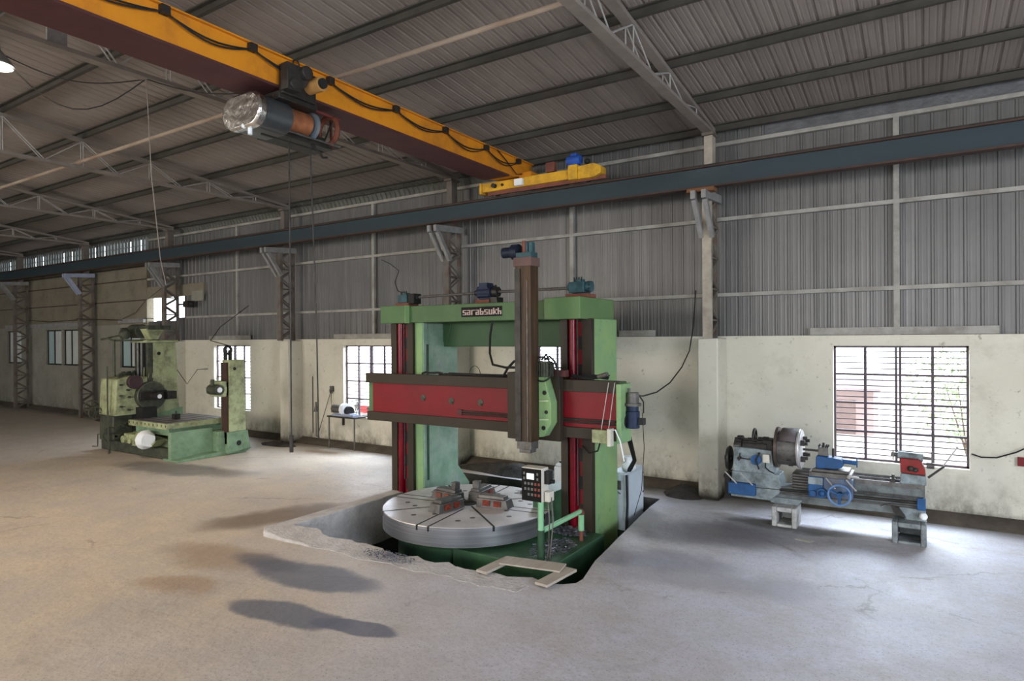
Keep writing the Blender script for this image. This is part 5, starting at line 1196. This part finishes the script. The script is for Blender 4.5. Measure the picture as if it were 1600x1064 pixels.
MB().cyl((-15.80, 10.08, 1.78), (-15.79, 10.08, 1.78), .07, 16).build('bore_window_light', PLASTIC, t)  # window light showing through the bore, painted as a white disc
MB().ring((-15.95, 10.42, 2.84), 'X', .10, .04, 24, 8).box(-16.0, -15.9, 10.32, 10.38, 2.57, 2.84).box(-16.0, -15.9, 10.46, 10.52, 2.57, 2.84).build('top_pulley', DARK, t)
MB().tube([(-15.97, 10.42, 2.97), (-16.8, 10.45, 3.1), (-17.5, 11.2, 3.5), (-18.0, 12.5, 4.2)], .012, 6).build('counterweight_rope', BLACK, t)
MB().cyl((-16.25, 9.9, .05), (-16.25, 9.9, .6), .03, 8).box(-16.30, -15.95, 10.12, 10.34, .05, .65).cyl((-15.95, 10.2, .35), (-15.93, 10.2, .35), .16, 18).build('lower_gear_box', MILLG2, t, 0.02)

# ================================================================== SMALL THINGS ALONG THE WALL
t = thing('grinder_stand', (-13.8, 12.62, 0), 'thin steel stand against the wall under the window left of the green machine', 'stand')
MB().box(-14.36, -13.22, 12.45, 12.86, .90, .94).build('stand_top', DARK, t)
for x in (-14.32, -13.30): MB().cyl((x, 12.50, 0.02), (x, 12.50, .90), .022, 8).build('leg', GREYM, t)
MB().box(-13.75, -13.70, 12.46, 12.52, .70, .90).build('bracket', DARK, t)
t = thing('bench_grinder', (-13.85, 12.62, .94), 'small bench grinder with dark motor and white wheel guard on the thin stand', 'grinder')
MB().cyl((-14.25, 12.62, 1.13), (-13.85, 12.62, 1.13), .12, 24).build('motor_body', GREYM, t)
MB().cyl((-13.85, 12.62, 1.13), (-13.70, 12.60, 1.13), .17, 24).build('wheel_guard', PLASTIC, t)
MB().cyl((-13.62, 12.56, 1.10), (-13.50, 12.54, 1.10), .13, 24).build('grinding_wheel', BLACK, t)
MB().box(-14.2, -13.35, 12.5, 12.75, .94, .99).box(-13.7, -13.4, 12.44, 12.7, .99, 1.03).build('grinder_base', BRKB, t)
solo(MB().tube([(-14.68, 12.9, 1.62), (-14.66, 12.88, 1.35), (-14.55, 12.8, 1.1), (-14.45, 12.7, 1.0)], .008, 5).tube([(-14.68, 12.9, 1.62), (-14.95, 12.86, .9), (-15.2, 12.82, .22), (-15.1, 12.80, .2)], .010, 5), 'grinder_cable', BLACK, 'dark cable drooping from the wall socket to the bench grinder', 'cable', (-14.8, 12.88, .2))
solo(MB().cbox((-14.68, 12.93, 1.66), (.14, .05, .16)).ring((-14.68, 12.90, 1.60), 'Y', .07, .012, 16, 6), 'wall_socket', GREYM, 'small round wall socket left of the barred window near the grinder', 'socket', (-14.68, 12.93, 1.58))
solo(MB().cyl((-15.52, 12.92, 2.0), (-15.52, 12.92, .30), .012, 6).cyl((-15.35, 12.90, .95), (-15.35, 12.90, 1.12), .07, 14, .03).cyl((-15.35, 12.90, 1.12), (-15.35, 12.90, 1.24), .02, 8).cyl((-15.35, 12.9, .95), (-15.35, 12.9, .2), .012, 6), 'conduit_with_cone_switch', GREYM, 'thin wall pipe with a dark cone-shaped switch beside the left pilaster', 'pipe', (-15.45, 12.92, .2))
solo(MB().tube([(-3.845, 9.30, 2.22), (-3.83, 9.8, 2.16), (-3.82, 10.4, 2.18), (-3.80, 11.0, 2.30), (-3.78, 11.6, 2.55), (-3.76, 12.0, 2.85), (-3.74, 12.18, 3.3), (-3.70, 12.22, 4.0)], .012, 6), 'swagged_cable', BLACK, 'dark cable swagged from the cross rail up to the beige column', 'cable', (-4.0, 12.0, 2.1))
solo(MB().tube([(.62, 12.90, 1.16), (.75, 12.88, 1.12), (.95, 12.88, 1.13), (1.2, 12.88, 1.24), (1.6, 12.88, 1.5), (2.2, 12.88, 1.9)], .012, 6), 'wall_cable', BLACK, 'dark cable leaving the large window sill towards the right edge', 'cable', (1.2, 12.88, 1.12))
solo(MB().box(-22.3, -21.5, 12.7, 12.76, 4.36, 4.42).box(-22.0, -21.7, 12.66, 12.9, 4.28, 4.50), 'wall_bracket', DARK, 'dark rusty bracket on the wall right of the bright opening', 'bracket', (-21.9, 12.8, 4.28))
solo(MB().tube([(-30, 12.86, 3.98), (-28.9, 12.2, 4.02), (-26.5, 12.85, 3.92), (-24.6, 12.86, 3.96), (-22.8, 12.3, 3.86), (-22.4, 12.3, 3.95)], .014, 5).tube([(-35.4, 12.86, 4.10), (-33, 12.86, 3.98), (-30, 12.86, 4.02), (-28.9, 12.4, 4.05)], .014, 5), 'wall_cable', BLACK, 'dark cable strung along the old plaster wall above the small windows', 'cable', (-29, 12.86, 3.86))
solo(MB().tube([(-26.6, 12.86, 3.98), (-25.6, 12.86, 4.2), (-24.9, 12.86, 4.62), (-23.6, 12.80, 5.05), (-22.9, 12.85, 5.4)], .010, 5), 'rising_cable', BLACK, 'thin dark cable rising across the bright wall opening to the bracket', 'cable', (-24.9, 12.86, 3.98))
solo(MB().tube([(-22.4, 12.2, 2.98), (-21.9, 12.3, 2.2), (-21.5, 12.5, 1.6), (-21.2, 12.7, 2.1), (-20.9, 12.9, 2.12)], .012, 5), 'looped_cable', BLACK, 'dark cable looped on the wall just right of the boring mill column', 'cable', (-21.6, 12.5, 1.6))
solo(MB().tube([(-12.6, 12.88, 5.3), (-12.2, 12.8, 5.15), (-11.6, 12.5, 4.9), (-10.9, 11.6, 4.5), (-9.6, 10.3, 4.15), (-8.85, 9.7, 4.02)], .010, 5), 'feed_cable', BLACK, 'thin cable from the sheeted wall down to the left gear unit', 'cable', (-11, 11.6, 4.02))
solo(MB().box(-22.95, -22.75, 12.25, 12.5, 3.62, 3.82), 'junction_box', GREYM, 'small grey junction box on the column behind the boring mill', 'box', (-22.85, 12.4, 3.62), bevel=.01)

# ================================================================== OUTSIDE
structure(MB().box(-60, 30, D+T, 60, -0.15, -0.05).build('ground_outside', mat('pale_yard_ground', (0.62, 0.60, 0.56), 0.9, 0, (0.52, 0.50, 0.46), 0.6)))
def bush(cx, cy, rx, rz, n, label, seed, tall=False):
    t = thing('shrub', (cx, cy, -0.05), label, 'shrub', 'shrubs outside the windows'); rr = random.Random(seed); b = MB()
    for i in range(n):
        d = Vector((rr.gauss(0, 1), rr.gauss(0, 1), rr.gauss(0, 1))).normalized()*(rr.random()**.4)
        c = Vector((cx+d.x*rx, cy+d.y*rx, rz+d.z*rz*.95)); s_ = rr.uniform(.05, .10)
        u = Vector((rr.uniform(-1, 1), rr.uniform(-1, 1), rr.uniform(-1, 1))).normalized(); v = u.orthogonal().normalized()
        b.add([c-u*s_, c+v*s_*.4, c+u*s_, c-v*s_*.4], [(0, 1, 2, 3)])
    b.build('foliage', mat('leaf_green', (0.20, 0.27, 0.14), 0.7, 0, (0.28, 0.33, 0.20), 3), t)
    k = MB()
    for i in range(5): k.cyl((cx, cy, -.05), (cx+rr.uniform(-.4, .4)*rx, cy+rr.uniform(-.4, .4)*rx, rz*1.2), .03, 6, .01)
    k.build('stems', mat('bark', (0.16, 0.12, 0.09), 0.9), t)
bush(0.9, 20.5, 1.6, 1.5, 900, 'leafy shrub outside, through the right side of the large window', 21)
bush(-16.9, 24.0, 2.2, 1.9, 900, 'leafy shrub outside, through the window left of the green machine', 22)
# parked scooter seen through the window left of the green machine
t = thing('parked_motorcycle', (-16.0, 15.6, -0.05), 'red and dark motorcycle parked outside the window left of the green machine', 'motorcycle')
for x in (-16.65, -15.35):
    w = MB().ring((x, 15.6, .25), 'Y', .25, .05, 28, 8).build('wheel', BLACK, t)
    b = MB()
    for k in range(6): a = PI*k/6; b.bar((x-.24*math.cos(a), 15.6, .25-.24*math.sin(a)), (x+.24*math.cos(a), 15.6, .25+.24*math.sin(a)), .012)
    b.build('spokes', ROD, w)
MB().prism([(-16.3, .62), (-15.95, .60), (-15.8, .72), (-15.85, .85), (-16.2, .86)], 'Y', 15.48, 15.72).build('fuel_tank', mat('motorcycle_red', (0.40, 0.04, 0.04), 0.3), t, .04)
MB().prism([(-15.95, .72), (-15.2, .76), (-15.15, .84), (-15.9, .82)], 'Y', 15.48, 15.72).build('seat', BLACK, t, .03)
MB().box(-16.15, -15.8, 15.5, 15.7, .22, .55).cyl((-16.1, 15.45, .22), (-15.2, 15.42, .28), .04, 10).build('engine', GREYM, t, .02)
MB().bar((-16.65, 15.54, .25), (-16.40, 15.56, .95), .035).bar((-16.65, 15.66, .25), (-16.40, 15.64, .95), .035).bar((-16.38, 15.3, 1.02), (-16.38, 15.9, 1.02), .03).cyl((-16.5, 15.6, .82), (-16.42, 15.6, .82), .09, 16).build('fork', GREYM, t)
MB().bar((-15.35, 15.6, .25), (-15.9, 15.6, .6), .04).bar((-15.35, 15.5, .28), (-15.4, 15.5, .7), .03).build('rear_frame', DARK, t)
# low shed with brownish wall seen through the left part of the large window
t = thing('outside_shed', (-2.6, 24, -0.05), 'low brownish red shed outside, through the left part of the large window', 'shed')
MB().box(-4.2, -1.4, 23.2, 25.4, -.05, 1.35).build('shed_wall', mat('shed_brown', (0.42, 0.31, 0.30), 0.8, 0, (0.34, 0.26, 0.26), 2), t)
MB().prism([(22.9, 1.35), (25.7, 1.35), (25.7, 1.45), (24.3, 1.75), (22.9, 1.45)], 'X', -4.4, -1.2).build('shed_roof', mat('shed_roof_grey', (0.32, 0.26, 0.27), 0.7), t)
MB().box(-2.6, -1.9, 23.17, 23.2, -.05, 1.05).build('shed_door', mat('shed_door_brown', (0.24, 0.17, 0.16), 0.8), t)

for o in bpy.data.objects:
    if '_o' in o: del o['_o']
